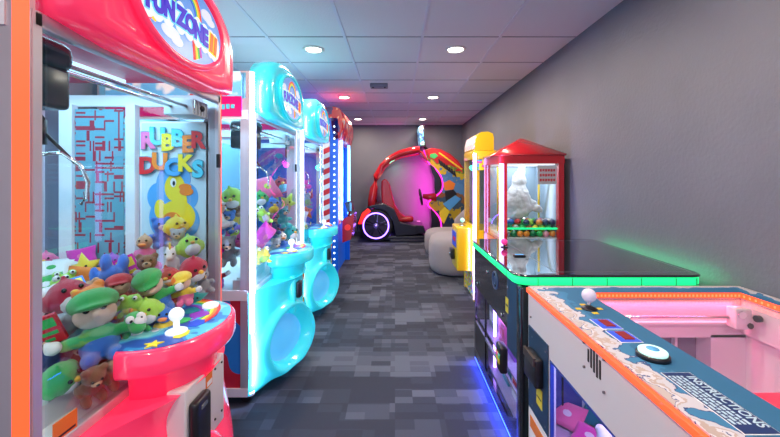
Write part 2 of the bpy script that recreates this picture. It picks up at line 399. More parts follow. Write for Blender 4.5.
def claw_machine(label, yc, th, group):
    t = thing('claw_machine', label, 'claw machine', (-1.2, yc, 0), 0, group)
    sh = th['shell']; H = .425; Wd = .425
    # lower cabinet with printed sides
    b = MB(th['side']).box((-H, -Wd+.006, .10), (H-.03, Wd-.006, .60)); b.build('base_cabinet', t)
    for y in (-1, 1):
        for z0, z1 in ((.06, .105), (.585, .64), (1.575, 1.625)): MB(WHT).box((-H, y*(Wd-.004)-.008, z0), (H-.03, y*(Wd-.004)+.008, z1)).build('side_rail', t)
    for z0, z1 in ((.06, .10), (1.575, 1.625)): MB(WHT).box((-H, -Wd, z0), (-H+.016, Wd, z1)).build('back_rail', t)
    for sx in (-1, 1):
        for sy in (-1, 1):
            if sx == 1:
                x1 = H-.019; prof = [(x1-.05, sy*Wd), (x1, sy*Wd), (x1+.018, sy*(Wd-.018)), (x1+.018, sy*(Wd-.030)), (x1-.05, sy*(Wd-.030))]
                MB(ALU).prism(prof, 2, .06, 1.84).build('corner_post', t)
                a = Vector((x1, sy*Wd, 0)); bb_ = Vector((x1+.018, sy*(Wd-.018), 0)); n = Vector((1, sy*1.0, 0)).normalized()*.004
                MB(th['led'] if sy < 0 else th['led']).prism([tuple(v.xy) for v in (a-n*.2, a+n, bb_+n, bb_-n*.2)], 2, .075, 1.835).build('led_strip', t)
            else: MB(ALU).box((-H, sy*Wd-.0*sy, .06), (-H+.05, sy*(Wd-.05), 1.84)).build('corner_post', t)
            c_ = MB(BLK).cyl((sx*(H-.06), sy*(Wd-.06)-.012, .03), (sx*(H-.06), sy*(Wd-.06)+.012, .03), .03); c_.box((sx*(H-.06)-.02, sy*(Wd-.06)-.018, .03), (sx*(H-.06)+.02, sy*(Wd-.06)+.018, .075), CHR)
            c_.build('caster', t)
    # front door frame, glass panes, back panel
    q = MB(ALU); fx = H-.004
    q.box((fx-.02, -Wd+.024, .615), (fx+.006, Wd-.024, .650), bev=.004); q.box((fx-.02, -Wd+.024, 1.585), (fx+.006, Wd-.024, 1.62), bev=.004)
    for sy in (-1, 1): q.box((fx-.012, sy*(Wd-.022), .615), (fx+.006, sy*(Wd-.042), 1.62))
    q.box((fx+.004, Wd-.06, 1.30), (fx+.016, Wd-.04, 1.36), BLK, bev=.003)
    q.build('door_frame', t)
    MB(GLASS).box((fx-.006, -Wd+.06, .65), (fx, Wd-.06, 1.59)).build('front_glass', t)
    for sy in (-1, 1): MB(GLASS).box((-H+.05, sy*(Wd-.012)-.002, .63), (H-.06, sy*(Wd-.012)+.002, 1.58)).build('side_glass', t)
    MB(th['back']).box((-H+.004, -Wd+.05, .62), (-H+.014, Wd-.05, 1.66)).build('back_panel', t)
    q = MB(WHT).box((-H+.015, -Wd+.016, .612), (H-.03, Wd-.016, .632))
    q.box((H-.12, -Wd+.07, .632), (H-.10, .02, .69)); q.box((H-.12, -Wd+.02, .632), (H-.03, -Wd+.032, .69)); q.build('prize_shelf', t)
    # canopy with lamps
    MB(th['lid']).box((-H, -Wd, 1.68), (H-.03, Wd, 1.84), bev=.01).build('canopy', t)
    for x in (-.26, .0, .26): MB(th['tube']).box((x-.035, -Wd+.06, 1.665), (x+.035, Wd-.06, 1.679)).build('lamp_tube', t)
    for sx, x in ((1, H-.055), (-1, -H+.07)): MB(th['tube2']).cyl((x, -Wd+.075, .66), (x, -Wd+.075, 1.6), .007, n=8).build('lamp_tube', t)
    if th.get('hdr'):
        q = MB(SKY).box((-H+.05, -Wd-.006, 1.69), (H-.06, -Wd+.0, 1.815)); q.box((-H+.05, -Wd-.007, 1.59), (H-.06, -Wd, 1.70), mat('magenta_band', (.55, .0, .14), .4, e=(.8, .0, .2), es=.3))
        
        for k in range(9): q.box((.10+k*.026, -Wd-.0085, 1.628+.003*(k % 3)), (.119+k*.026, -Wd-.0068, 1.655+.002*(k % 2)), PRM['cyan'])
        q.prism([(.15, 1.815), (.20, 1.815), (.13, 1.70), (.08, 1.70)], 1, -Wd-.008, -Wd-.005, PRM['red'])
        q.build('side_header', t)
    # marquee
    base = [(-.375, 1.60), (.395, 1.60), (.41, 1.70), (.40, 1.80), (.36, 1.88), (.28, 1.94), (.17, 1.975), (0, 1.985), (-.17, 1.975), (-.27, 1.94), (-.34, 1.88), (-.38, 1.80), (-.385, 1.70)]
    out = []
    for k in range(len(base)):                                   # Chaikin smoothing of the outline
        a, b_ = Vector(base[k]), Vector(base[(k+1) % len(base)]); out += [a*.8+b_*.2, a*.2+b_*.8]
    def ring(x, s, dz=0): return [(x, p.x*s, 1.765+(p.y-1.765)*s+dz) for p in out]
    m = MB(sh).loft([ring(.37, .99), ring(.425, 1.0), ring(.455, 1.0), ring(.482, .97), ring(.499, .90), ring(.503, .80), ring(.495, .74), ring(.503, .66)])
    m.build('marquee', t)
    b_ = MB(sh); b_.tube([(.512, a, c_) for a, c_ in ell(0, 1.778, .236, .142, 48)], .013, closed=True, flat=(1, 0, 0)); b_.build('sign_rim', t)
    oval_sign(t, .503)
    # front moulding and prize door
    def fn(u, v): y = -.432+.864*u; z = .065+.56*v; return (H-.03+fairing_x(y, z), y, z)
    m = MB(sh).grid(fn, 96, 72)
    m.grid(lambda u, v: (fn(u, 1)[0]-(fn(u, 1)[0]-(H-.03))*v, -.432+.864*u, .6245), 96, 2)
    m.build('front_moulding', t)
    def fd(u, v):
        y = -.16+.185*.80*(.001+u)*math.cos(2*PI*v); z = .27+.165*.80*(.001+u)*math.sin(2*PI*v); return (H-.03+fairing_x(y, z)+.003, y, z)
    MB(th['door']).grid(fd, 10, 40).build('prize_door', t)
    # control panel
    def plan(s, inset=0):
        pts = [(H-.02, -.165+inset)]
        for k in range(25):
            a = -PI/2+PI*k/24; pts.append((H+.02+(.205-inset)*abs(math.cos(a))**.8, (.212-inset)*math.sin(a)*s*(1.0)))
        pts.append((H-.02, .165-inset)); return pts
    pl = lambda inset, z: [(x, y, z) for x, y in plan(1, inset)]
    MB(sh).loft([pl(.06, .60), pl(.052, .685), pl(.022, .703), pl(.004, .712), pl(0, .722), pl(0, .775), pl(.008, .785)]).build('control_box', t)
    pan = MB(th['panel']).loft([pl(.014, .783), pl(.014, .788)]).build('control_panel', t)
    q = MB()
    for k, m_ in enumerate(('red', 'orange', 'yellow', 'green', 'sky', 'purple')):   # rainbow arching over the panel
        r0 = .17-.012*k; cy, cx = .03, H+.02
        o_ = [(cx+r*math.sin(a)*.85, cy+r*math.cos(a)*1.0) for r, seq in ((r0, range(15)), (r0-.012, range(14, -1, -1))) for a in [PI*(.02+.60*j/14) for j in seq]]
        q.prism(o_, 2, .788, .7895, PRM[m_])
    for cx, cy, rx, ry, m_ in ((.53, .05, .035, .03, 'purple'), (.50, .0, .03, .025, 'green'), (.56, -.02, .025, .03, 'blue'), (.48, .08, .03, .03, 'teal'), (.56, -.10, .02, .03, 'yellow')):
        q.prism([(x, y) for x, y in ell(cx, cy, rx, ry, 6)], 2, .788, .790, PRM[m_])
    st = [(.52+(.026 if k % 2 else .011)*math.cos(PI*k/5), -.165+(.026 if k % 2 else .011)*math.sin(PI*k/5)) for k in range(10)]
    q.prism(st, 2, .788, .791, PRM['yellow']); q.build('panel_art', pan)
    j = MB(mat('joystick_white', (.9, .92, 1), .25, e=(.8, .9, 1), es=.5)); j.lathe((.535, -.085, .787), [(.030, 0), (.030, .006), (.020, .010)]); j.cyl((.535, -.085, .79), (.535, -.085, .83), .009); j.ball((.535, -.085, .842), .021); j.build('joystick', t)
    j = MB(mat('joystick_white')).lathe((.53, .12, .787), [(.027, 0), (.027, .012), (.018, .017), (.001, .018)]); j.build('drop_button', t)
    # coin plate
    pl_ = MB(mat('plate_white', (.72, .70, .72), .4) if 'hdr' not in th else sh).box((.53, -.13, .40), (.590-.022*('hdr' in th), .10, .635), bev=.006); pl_ = pl_.build('coin_plate', t)
    q = MB(BLK).box((.588, -.12, .42), (.618, -.035, .59), bev=.012); q.box((.617, -.10, .56), (.620, -.065, .572), CHR); q = q.build('coin_mechanism', pl_)
    if 'hdr' in th: q.scale = (1, .7, .6); q.location = (-.022, -.02, .235)
    q = MB(ORG).box((.590, -.022, .575), (.592, .015, .625)); q.box((.591, -.018, .58), (.593, .011, .595), PRM['white']); q.build('price_sticker', pl_)
    q = MB(YST).box((.590, -.022, .43), (.592, .005, .48)); q.box((.591, -.018, .45), (.593, .0, .456), BLK); q.build('warning_sticker', pl_)
    for y, z in ((.035, .61), (.035, .44), (.08, .61), (.08, .44)): MB(BLK).cyl((.588, y, z), (.593, y, z), .004, n=8).build('screw', pl_)
    # gantry and claw
    q = MB(CHR)
    for x in (.30, .36): q.cyl((x, -Wd+.04, 1.545), (x, Wd-.06, 1.545), .006)
    q.build('gantry_rod', t)
    q = MB(mat('carriage_white', (.75, .85, .9), .4)).box((.27, Wd-.17, 1.51), (.39, Wd-.06, 1.575), bev=.004); q.ball((.39, Wd-.11, 1.545), .013, BLK); 
    for k in range(5): q.box((.391, Wd-.165+k*.022, 1.515), (.393, Wd-.160+k*.022, 1.57), CHR)
    q.build('gantry_carriage', t)
    cy = th.get('cy', -.28)
    q = MB(mat('claw_housing', (.012, .03, .045), .25)).box((.22, cy-.085, 1.525), (.375, cy+.065, 1.60), bev=.03); q.box((.23, cy-.08, 1.43), (.365, cy+.055, 1.535), bev=.012); q.build('claw_motor', t)
    q = MB(CHR); hz = 1.40; cx = .325
    q.tube([(cx, cy, 1.45), (cx-.015, cy+.01, 1.42), (cx+.02, cy-.01, 1.40), (cx, cy, 1.375)], .012, BLK); q.cyl((cx, cy, 1.40), (cx, cy, 1.34), .022, m=BLK); q.cyl((cx, cy, 1.345), (cx, cy, 1.30), .010)
    for a in (0.5, 2.6, 4.7):
        d = Vector((math.cos(a), math.sin(a), 0))
        q.tube([Vector((cx, cy, 1.315))+d*r+Vector((0, 0, z)) for r, z in ((.01, 0), (.05, .005), (.085, -.025), (.10, -.07), (.095, -.11), (.085, -.125))], .005)
        q.tube([Vector((cx, cy, 1.365))+d*.02, Vector((cx, cy, 1.365))+d*.075+Vector((0, 0, -.07))], .004, BLK)
    q.build('claw', t)
    return t

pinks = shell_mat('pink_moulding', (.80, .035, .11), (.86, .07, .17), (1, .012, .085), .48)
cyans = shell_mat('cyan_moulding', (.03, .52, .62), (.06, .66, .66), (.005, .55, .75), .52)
pan_m = NB('panel_print', .3); pan_m.color(pan_m.ramp(pan_m.noise(12, 1), [(0, (.03, .10, .45)), (.42, (.04, .25, .65)), (.5, (.10, .55, .8)), (.6, (.25, .75, .85)), (.7, (.85, .9, 1))], True))
tube_c = glow('lamp_cyan_white', (.50, .82, 1.0), 1.6); tube_s = glow('lamp_slim', (.55, .92, 1.0), 5)
back_c = mat('mirror_cyan', (.40, .70, .80), .25, .3)
th1 = dict(shell=pinks, side=art_mat('pink_side_print', (.6, .02, .08), (.05, .3, .7)), led=LEDO, back=back_c, lid=mat('pink_lid', (.7, .04, .12), .3), tube=tube_c, tube2=tube_s, door=mat('door_clear', (.75, .12, .22), .2), panel=pan_m.m, cy=-.30)
th2 = dict(shell=cyans, side=art_mat('blue_side_print', (.02, .25, .75), (.6, .02, .05)), led=LEDW, back=back_c, lid=mat('cyan_lid', (.45, .75, .85), .3, e=(.3, .75, 1), es=.5), tube=tube_c, tube2=tube_s,
           door=mat('door_lit', (.08, .50, .80), .12, e=(.10, .55, 1), es=.5, coat=.6), panel=pan_m.m, hdr=True, cy=-.20)
cm1 = claw_machine('pink claw machine full of plush toys with an orange light strip, nearest the camera', 1.15, th1, 'claw machines along the left wall')
cm2 = claw_machine('cyan claw machine in the middle, with a full-length white light strip on its corner', 2.335, th2, 'claw machines along the left wall')
cm3 = claw_machine('cyan claw machine farthest from the camera, beside the blue dotted cabinet', 3.36, th2, 'claw machines along the left wall')
lamp('interior_lamp', 'AREA', (-1.2, 1.15, 1.655), 7.5, (.42, .80, 1), .62, sy=.62)
lamp('interior_lamp', 'AREA', (-1.2, 2.335, 1.655), 10, (.42, .82, 1), .62, sy=.62)
lamp('interior_lamp', 'AREA', (-1.2, 3.36, 1.655), 10, (.42, .80, 1), .62, sy=.62)
for (x, y, z, p_, c_, sy_) in ((-.755, 1.905, .95, 11, (.40, .55, 1), 1.7), (-.755, 2.93, .95, 11, (.40, .58, 1), 1.7), (-.62, 4.40, 1.2, 12, (.22, .42, 1), 1.0), (-.62, 5.1, 1.2, 9, (.30, .40, 1), 1.0), (.845, 2.845, 1.1, 2.5, (.62, .45, 1), .66), (.785, 3.525, .8, 6, (.60, .45, 1), 1.4)):
    lamp('strip_lamp', 'AREA', (x, y, z), p_, c_, .012, rot=(PI/2, 0, math.radians((45 if y < 4 else 90) if x < 0 else -45)), sy=sy_)
# posters inside the pink machine's far side
q = MB(); duck_poster(q, .395, .075, .375, .90-.06, 1.505); q.build('duck_poster', cm1)
MB(CIRC).box((-.215, .397, .66), (.0, .403, 1.56)).build('printed_panel', cm1)
q = MB(WHT).box((.018, .385, .64), (.058, .415, 1.58)); q.box((-.275, .385, .64), (-.218, .415, 1.58)); q.build('side_mullion', cm1)
q = MB(ORG).box((.365, -.365, .59), (.398, -.33, .60)); 
q = MB(ORG).box((.4265, -.36, .655), (.4285, -.30, .70)); q.box((.428, -.355, .66), (.4292, -.305, .665), BLK); q.build('warning_sticker', cm1)

# ================================================================== PLUSH TOYS
def remeshed(blobs, vox=.035):
    b = MB(); 
    for c_, r in blobs: b.ball(c_, r, u=14, v=9)
    me = bpy.data.meshes.new('plush'); b.bm.to_mesh(me); b.bm.free()
    ob = bpy.data.objects.new('plush', me); COL.objects.link(ob)
    md = ob.modifiers.new('r', 'REMESH'); md.mode = 'VOXEL'; md.voxel_size = vox; md.use_smooth_shade = True
    sm = ob.modifiers.new('s', 'SMOOTH'); sm.iterations = 3
    dg = bpy.context.evaluated_depsgraph_get(); dg.update()
    out = bpy.data.meshes.new_from_object(ob.evaluated_get(dg)); bpy.data.objects.remove(ob); bpy.data.meshes.remove(me)
    for p in out.polygons: p.use_smooth = True
    out.materials.append(None); return out
def raw(blobs):
    b = MB()
    for c_, r in blobs: b.ball(c_, r, u=12, v=8)
    me = bpy.data.meshes.new('bits'); b.bm.to_mesh(me); b.bm.free(); me.materials.append(None); return me
W_, K_, T_ = (.85, .85, .85), (.01, .01, .012), (.62, .42, .25)
eyes = lambda x, y, z, r=.035: [('eye', K_, raw([((x, -y, z), r)])), ('eye', K_, raw([((x, y, z), r)]))]
# each kind: list of (part name, colour or 'main' / 'alt', mesh); front is +X, origin at the base, about 1 unit tall
KIND = {
 'bear': [('body', 'main', remeshed([((0, 0, .30), (.24, .26, .30)), ((.02, 0, .76), (.25, .27, .24)), ((0, -.2, .95), .10), ((0, .2, .95), .10), ((.1, -.30, .40), (.2, .09, .09)), ((.1, .30, .40), (.2, .09, .09)), ((.26, -.17, .1), (.22, .12, .12)), ((.26, .17, .1), (.22, .12, .12))])),
          ('muzzle', T_, raw([((.23, 0, .70), (.09, .12, .09))])), ('nose', K_, raw([((.32, 0, .73), (.03, .045, .03))]))]+eyes(.245, .1, .82),
 'duck': [('body', 'alt', remeshed([((0, 0, .26), (.34, .27, .27)), ((-.3, 0, .38), (.12, .12, .1)), ((0, -.26, .3), (.2, .07, .14)), ((0, .26, .3), (.2, .07, .14))])),
          ('head', 'main', remeshed([((.06, 0, .70), (.25, .25, .25)), ((.02, 0, .95), (.05, .05, .08))])), ('beak', (.9, .25, .03), raw([((.32, 0, .66), (.13, .13, .045)), ((.3, 0, .61), (.1, .11, .03))]))]+eyes(.26, .1, .78, .04),
 'doll': [('head', (.75, .50, .38), remeshed([((.03, 0, .68), (.24, .25, .21)), ((.27, 0, .66), (.07, .07, .06))])), ('cap', 'main', remeshed([((-.02, 0, .84), (.29, .30, .19)), ((.2, 0, .77), (.18, .22, .045))])),
          ('shirt', 'main', remeshed([((0, 0, .36), (.19, .22, .2)), ((.08, -.28, .38), (.1, .18, .085)), ((.08, .28, .38), (.1, .18, .085))])), ('overalls', 'alt', remeshed([((0, 0, .24), (.22, .24, .2)), ((.2, -.13, .1), (.22, .11, .11)), ((.2, .13, .1), (.22, .11, .11))])),
          ('glove', W_, remeshed([((.16, -.45, .40), (.11, .1, .09)), ((.2, -.50, .46), (.06, .04, .05))])), ('glove', W_, remeshed([((.16, .45, .40), (.11, .1, .09)), ((.2, .50, .46), (.06, .04, .05))]))]+eyes(.25, .09, .74, .04),
 'frog': [('body', 'main', remeshed([((0, 0, .36), (.34, .38, .34)), ((.1, -.2, .70), .13), ((.1, .2, .70), .13), ((.2, -.3, .08), (.2, .12, .08)), ((.2, .3, .08), (.2, .12, .08)), ((.15, -.40, .3), (.14, .08, .08)), ((.15, .40, .3), (.14, .08, .08))])),
          ('belly', 'alt', raw([((.16, 0, .28), (.22, .26, .22))])), ('eyeball', W_, raw([((.19, -.2, .74), .075)])), ('eyeball', W_, raw([((.19, .2, .74), .075)]))]+eyes(.255, .2, .75, .035),
 'bird': [('body', 'main', remeshed([((0, 0, .42), (.38, .40, .40)), ((0, -.4, .4), (.16, .07, .18)), ((0, .4, .4), (.16, .07, .18)), ((0, 0, .84), (.06, .06, .10)), ((-.38, 0, .45), (.12, .1, .08))])),
          ('belly', 'alt', raw([((.15, 0, .30), (.27, .28, .24))])), ('beak', (.9, .5, .03), raw([((.38, 0, .48), (.1, .08, .06))])), ]+eyes(.335, .15, .58, .05),
 'unicorn': [('body', 'main', remeshed([((-.05, 0, .30), (.32, .2, .2)), ((.22, 0, .62), (.17, .16, .18)), ((.36, 0, .54), (.12, .1, .1)), ((.14, 0, .46), (.14, .13, .16))]+[((x, y, .09), (.075, .075, .13)) for x in (-.25, .18) for y in (-.13, .13)]+[((.15, -.1, .8), (.04, .03, .07)), ((.15, .1, .8), (.04, .03, .07))])),
             ('mane', 'alt', remeshed([((.08, 0, .72), (.1, .07, .12)), ((0, 0, .58), (.09, .07, .12)), ((-.07, 0, .48), (.08, .06, .08)), ((-.38, 0, .36), (.1, .06, .14))])), ('horn', (.9, .7, .1), raw([((.28, 0, .86), (.035, .035, .13))]))]+eyes(.35, .1, .64, .03),
 'dinosaur': [('body', 'main', remeshed([((-.05, 0, .32), (.26, .24, .3)), ((.08, 0, .72), (.22, .2, .2)), ((.27, 0, .68), (.17, .17, .14)), ((.18, -.12, .08), (.18, .1, .08)), ((.18, .12, .08), (.18, .1, .08)), ((-.33, 0, .16), (.2, .1, .1)), ((.18, -.22, .42), (.12, .06, .06)), ((.18, .22, .42), (.12, .06, .06))])),
              ('belly', W_, raw([((.07, 0, .30), (.18, .17, .24))])), ('crest', 'alt', remeshed([((-.1, 0, .86), (.09, .05, .09)), ((-.2, 0, .68), (.09, .05, .09)), ((-.3, 0, .45), (.09, .05, .09))])), ('eyeball', W_, raw([((.17, -.1, .87), .085)])), ('eyeball', W_, raw([((.17, .1, .87), .085)]))]+eyes(.24, .1, .88, .035),
}
def soft(pts_fn):
    b = MB(); pts_fn(b); me = bpy.data.meshes.new('soft'); bmesh.ops.recalc_face_normals(b.bm, faces=b.bm.faces[:]); b.bm.to_mesh(me); b.bm.free(); me.materials.append(None); return me
def pillow(b):
    def fn(s):
        def f(u, v):
            a, c_ = 2*u-1, 2*v-1; h = (max(0, (1-a**4)*(1-c_**4)))**.5
            return (s*.15*h, a*.5*(1-.08*(1-abs(c_))), .5+c_*.42*(1-.08*(1-abs(a))))
        return f
    b.grid(fn(1), 14, 14); b.grid(fn(-1), 14, 14)
def star(b):
    def rg(s, x): return [(x, s*(.5 if k % 2 == 0 else .24)*math.sin(PI*k/5), .5+s*(.5 if k % 2 == 0 else .24)*math.cos(PI*k/5)) for k in range(10)]
    b.loft([rg(.3, -.14), rg(.85, -.08), rg(1, 0), rg(.85, .08), rg(.3, .14)])
KIND['cushion'] = [('cover', 'main', soft(pillow)), ('patch', 'alt', raw([((.10, 0, .5), (.06, .25, .2))]))]
KIND['star'] = [('cover', 'main', soft(star))]+eyes(.13, .07, .55, .035)
def card(b): b.box((-.07, -.3, 0), (.07, .3, .95))
def cardp(b): b.box((.07, -.24, .55), (.078, .24, .86)); b.box((.07, -.2, .3), (.078, .2, .42)); b.box((.07, -.2, .1), (.078, .05, .2))
KIND['toy box'] = [('carton', 'main', soft(card)), ('print', 'alt', soft(cardp))]
CN = dict(red=(.55, .015, .03), green=(.03, .42, .09), lime=(.38, .72, .07), blue=(.02, .16, .62), brown=(.20, .08, .035), tan=(.55, .34, .20), yellow=(.88, .68, .05), pink=(.85, .16, .38), magenta=(.70, .03, .42), white=(.80, .82, .85),
          grey=(.30, .34, .38), orange=(.88, .25, .03), purple=(.30, .10, .55), teal=(.02, .38, .42), navy=(.02, .05, .2), crimson=(.45, .01, .05))
TOYS = []
PROTO = {}
def toy(kind, main, alt, pos, size, rot, place, group, name='plush_toy', catg='plush toy'):
    root = bpy.data.objects.new('toy_box' if kind == 'toy box' else name, None); COL.objects.link(root); root.empty_display_size = .03
    root.location = pos; root.rotation_euler = rot; root.scale = (size,)*3
    if size > 0:
        if (kind,) not in PROTO:
            PROTO[(kind,)] = KIND[kind]
        for pn, cc, me in KIND[kind]:
            o_ = bpy.data.objects.new(pn, me); COL.objects.link(o_); o_.parent = root
            cc_ = CN[main] if cc == 'main' else CN[alt] if cc == 'alt' else cc
            mt = plush(cc_) if pn not in ('eye', 'carton', 'print') else mat('bead_%s' % pn + str(cc_)[:14], cc_, .25)
            o_.material_slots[0].link = 'OBJECT'; o_.material_slots[0].material = mt
    up = Matrix.Rotation(0, 3, 'Z'); from mathutils import Euler
    ctr = Vector(pos)+Euler(rot).to_matrix() @ Vector((0, 0, .45*size))
    TOYS.append((root, kind, main, alt, ctr, place, group)); return root
def pxpos(px, py, Y): return Vector(((px-395)*Y/F, Y, CAMZ-(py-177)*Y/F))
def toy_c(kind, main, alt, px, py, Y, size, rot, place, group):
    from mathutils import Euler
    c_ = pxpos(px, py, Y); off = Euler(rot).to_matrix() @ Vector((0, 0, .45*size))
    return toy(kind, main, alt, tuple(c_-off), size, rot, place, group)
D = -.75                                   # most toys face out through the front glass towards the aisle
L1 = [
 ('doll', 'green', 'blue', 98, 330, 1.00, .205, (.12, -.30, -.85)), ('bird', 'crimson', 'white', 68, 296, 1.06, .135, (.1, -.3, -.5)), ('bird', 'green', 'white', 60, 378, .90, .105, (.5, .2, .2)),
 ('bear', 'brown', 'tan', 84, 352, 1.07, .17, (-.3, .3, -1.2)), ('bear', 'tan', 'white', 112, 368, .985, .12, (-.2, .9, -.4)), ('bear', 'brown', 'tan', 92, 382, .93, .10, (.1, .6, -.5)), ('toy box', 'red', 'green', 50, 330, .93, .085, (.3, .2, -1.1)),
 ('bear', 'grey', 'white', 70, 330, 1.02, .14, (.3, .8, -1.0)), ('cushion', 'white', 'green', 52, 271, 1.36, .11, (0, -.9, -1.2)), ('cushion', 'white', 'lime', 68, 268, 1.46, .11, (0, -.8, -1.0)),
 ('frog', 'lime', 'white', 64, 281, 1.30, .105, (0, -.1, -.7)), ('star', 'yellow', 'orange', 85, 270, 1.42, .135, (.2, -.2, -1.1)), ('cushion', 'magenta', 'pink', 82, 258, 1.50, .10, (.2, -.5, -1.1)),
 ('bird', 'pink', 'white', 46, 260, 1.50, .09, (0, 0, -1)), ('bear', 'blue', 'white', 109, 279, 1.24, .15, (.3, -2.2, -.9)), ('toy box', 'magenta', 'yellow', 129, 270, 1.30, .105, (.4, -.2, -1.0)),
 ('duck', 'tan', 'pink', 145, 249, 1.42, .115, (0, 0, -1.2)), ('doll', 'red', 'white', 120, 296, 1.13, .125, (.1, -.2, -1.0)), ('doll', 'green', 'blue', 155, 293, 1.16, .15, (.4, .2, -.9)),
 ('frog', 'lime', 'yellow', 132, 302, 1.08, .085, (0, .3, -1.3)), ('bird', 'lime', 'white', 149, 310, 1.10, .095, (.2, .1, -1.3)), ('bear', 'blue', 'white', 161, 234, 1.49, .125, (0, 0, -.8)),
 ('bird', 'yellow', 'orange', 176, 226, 1.50, .11, (0, 0, -.5)), ('bird', 'lime', 'white', 190, 246, 1.43, .115, (.1, -.4, -.8)), ('unicorn', 'white', 'pink', 172, 258, 1.36, .125, (0, 0, -1.2)),
 ('bird', 'crimson', 'white', 193, 268, 1.31, .115, (.2, .3, -.4)), ('bird', 'red', 'white', 168, 277, 1.24, .095, (.2, 0, -1.2)), ('doll', 'yellow', 'pink', 184, 290, 1.24, .115, (.2, 0, -1.3)),
 ('star', 'orange', 'red', 174, 286, 1.21, .065, (0, .2, -1.3)), ('bear', 'brown', 'tan', 147, 273, 1.28, .12, (0, -.2, -1)), ('toy box', 'blue', 'yellow', 76, 289, 1.22, .10, (.3, -1.0, -.9)),
 ('bear', 'white', 'tan', 50, 305, 1.10, .115, (.2, .3, -.8)), ('cushion', 'green', 'white', 46, 288, 1.25, .11, (.2, -.8, -.8)), ('dinosaur', 'green', 'orange', 134, 327, 1.06, .13, (.2, .4, -.6)),
 ('duck', 'blue', 'yellow', 165, 322, 1.12, .10, (0, 0, -1.2)), ('bear', 'navy', 'tan', 46, 352, .95, .12, (.3, 0, -.6)), ('star', 'teal', 'lime', 195, 300, 1.33, .10, (0, 0, -1)),
 ('bear', 'grey', 'white', 203, 282, 1.40, .10, (.2, 0, -.8)), ('bear', 'grey', 'pink', 178, 242, 1.45, .10, (0, 0, -1.2)), ('dinosaur', 'blue', 'teal', 133, 345, 1.10, .12, (.2, 0, -.4)),
 ('bear', 'tan', 'white', 97, 296, 1.16, .11, (.4, .3, -1)), ('bird', 'purple', 'pink', 112, 262, 1.45, .09, (0, 0, -1)), ('bear', 'brown', 'white', 60, 345, 1.12, .16, (.2, .3, -.7)),
]
PK = 'in the pink claw machine'; CY = 'in the middle cyan claw machine'; CF = 'in the farthest cyan claw machine'
for k, m_, a, px, py, Y, s, r in L1: toy_c(k, m_, a, px, py, Y, s, r, PK, 'plush toys in the pink claw machine')
kinds = ['bear', 'duck', 'frog', 'bird', 'dinosaur', 'unicorn', 'star', 'doll', 'cushion']; cols = list(CN)
def filler(xs, ys, zs, keep, place, grp, s=.15):
    for x in xs:
        for y in ys:
            for z in zs:
                p = (x+R.uniform(-.02, .02), y+R.uniform(-.02, .02), z+R.uniform(-.01, .01))
                if keep(*p): toy(R.choice(kinds), R.choice(cols), R.choice(cols), p, s*R.uniform(.9, 1.1), (R.uniform(-.4, .4), R.uniform(-.4, .4), R.uniform(-1.4, 0)), place, grp)
fr = lambda a, b, st: [a+st*i for i in range(int((b-a)/st)+1)]
filler(fr(-1.52, -.90, .15), fr(1.10, 1.50, .14), [.64, .77], lambda x, y, z: x > -1.55+.0 and (x-(-.78))/y > -1.1 or y > 1.35, PK, 'plush toys in the pink claw machine', .15)
L2 = [
 ('bird', 'lime', 'white', 232, 197, 2.02, .15, (.2, .3, -1.3)), ('bear', 'brown', 'tan', 236, 207, 2.05, .12, (0, 0, -1.4)), ('bear', 'blue', 'white', 229, 223, 2.0, .13, (0, 0, -1.4)), ('frog', 'lime', 'yellow', 234, 236, 1.98, .10, (0, 0, -1.4)),
 ('bird', 'magenta', 'pink', 240, 240, 1.98, .10, (0, 0, -1)), ('bear', 'grey', 'white', 229, 250, 1.97, .16, (0, .4, -1.3)), ('cushion', 'pink', 'lime', 266, 190, 2.45, .22, (.2, -.6, -.6)), ('bird', 'green', 'white', 260, 198, 2.30, .12, (0, 0, -.9)),
 ('bird', 'blue', 'yellow', 272, 205, 2.42, .14, (0, 0, -.9)), ('dinosaur', 'lime', 'green', 263, 215, 2.18, .14, (.6, .2, -.9)), ('star', 'lime', 'yellow', 288, 204, 2.62, .17, (.9, .2, -.6)), ('bear', 'teal', 'white', 283, 218, 2.55, .15, (0, 0, -.7)),
 ('cushion', 'magenta', 'pink', 264, 236, 2.15, .15, (.9, .3, -.6)), ('bear', 'grey', 'white', 274, 248, 2.33, .13, (0, .4, -.6)), ('duck', 'white', 'blue', 282, 241, 2.45, .12, (0, 0, -1)), ('frog', 'yellow', 'lime', 262, 254, 2.12, .12, (0, 0, -.8)),
 ('bear', 'navy', 'blue', 272, 225, 2.36, .14, (0, 0, -.6)), ('bird', 'teal', 'white', 291, 232, 2.6, .13, (0, 0, -.6)),
]
for k, m_, a, px, py, Y, s, r in L2: toy_c(k, m_, a, px, py, Y, s, r, CY, 'plush toys in the middle claw machine')
filler(fr(-1.5, -.92, .17), fr(1.98, 2.62, .16), [.63, .80, .97], lambda x, y, z: (x > -.99 or y < 2.08) and z < 1.1, CY, 'plush toys in the middle claw machine', .18)
filler(fr(-.93, -.92, .2), fr(2.98, 3.70, .17), [.63, .80, .97, 1.12], lambda x, y, z: True, CF, 'plush toys in the farthest claw machine', .18)
filler([-.90-.17*i for i in range(3)], [3.0], [.63, .80, .97], lambda x, y, z: x < -1.0, CF, 'plush toys in the farthest claw machine', .17)

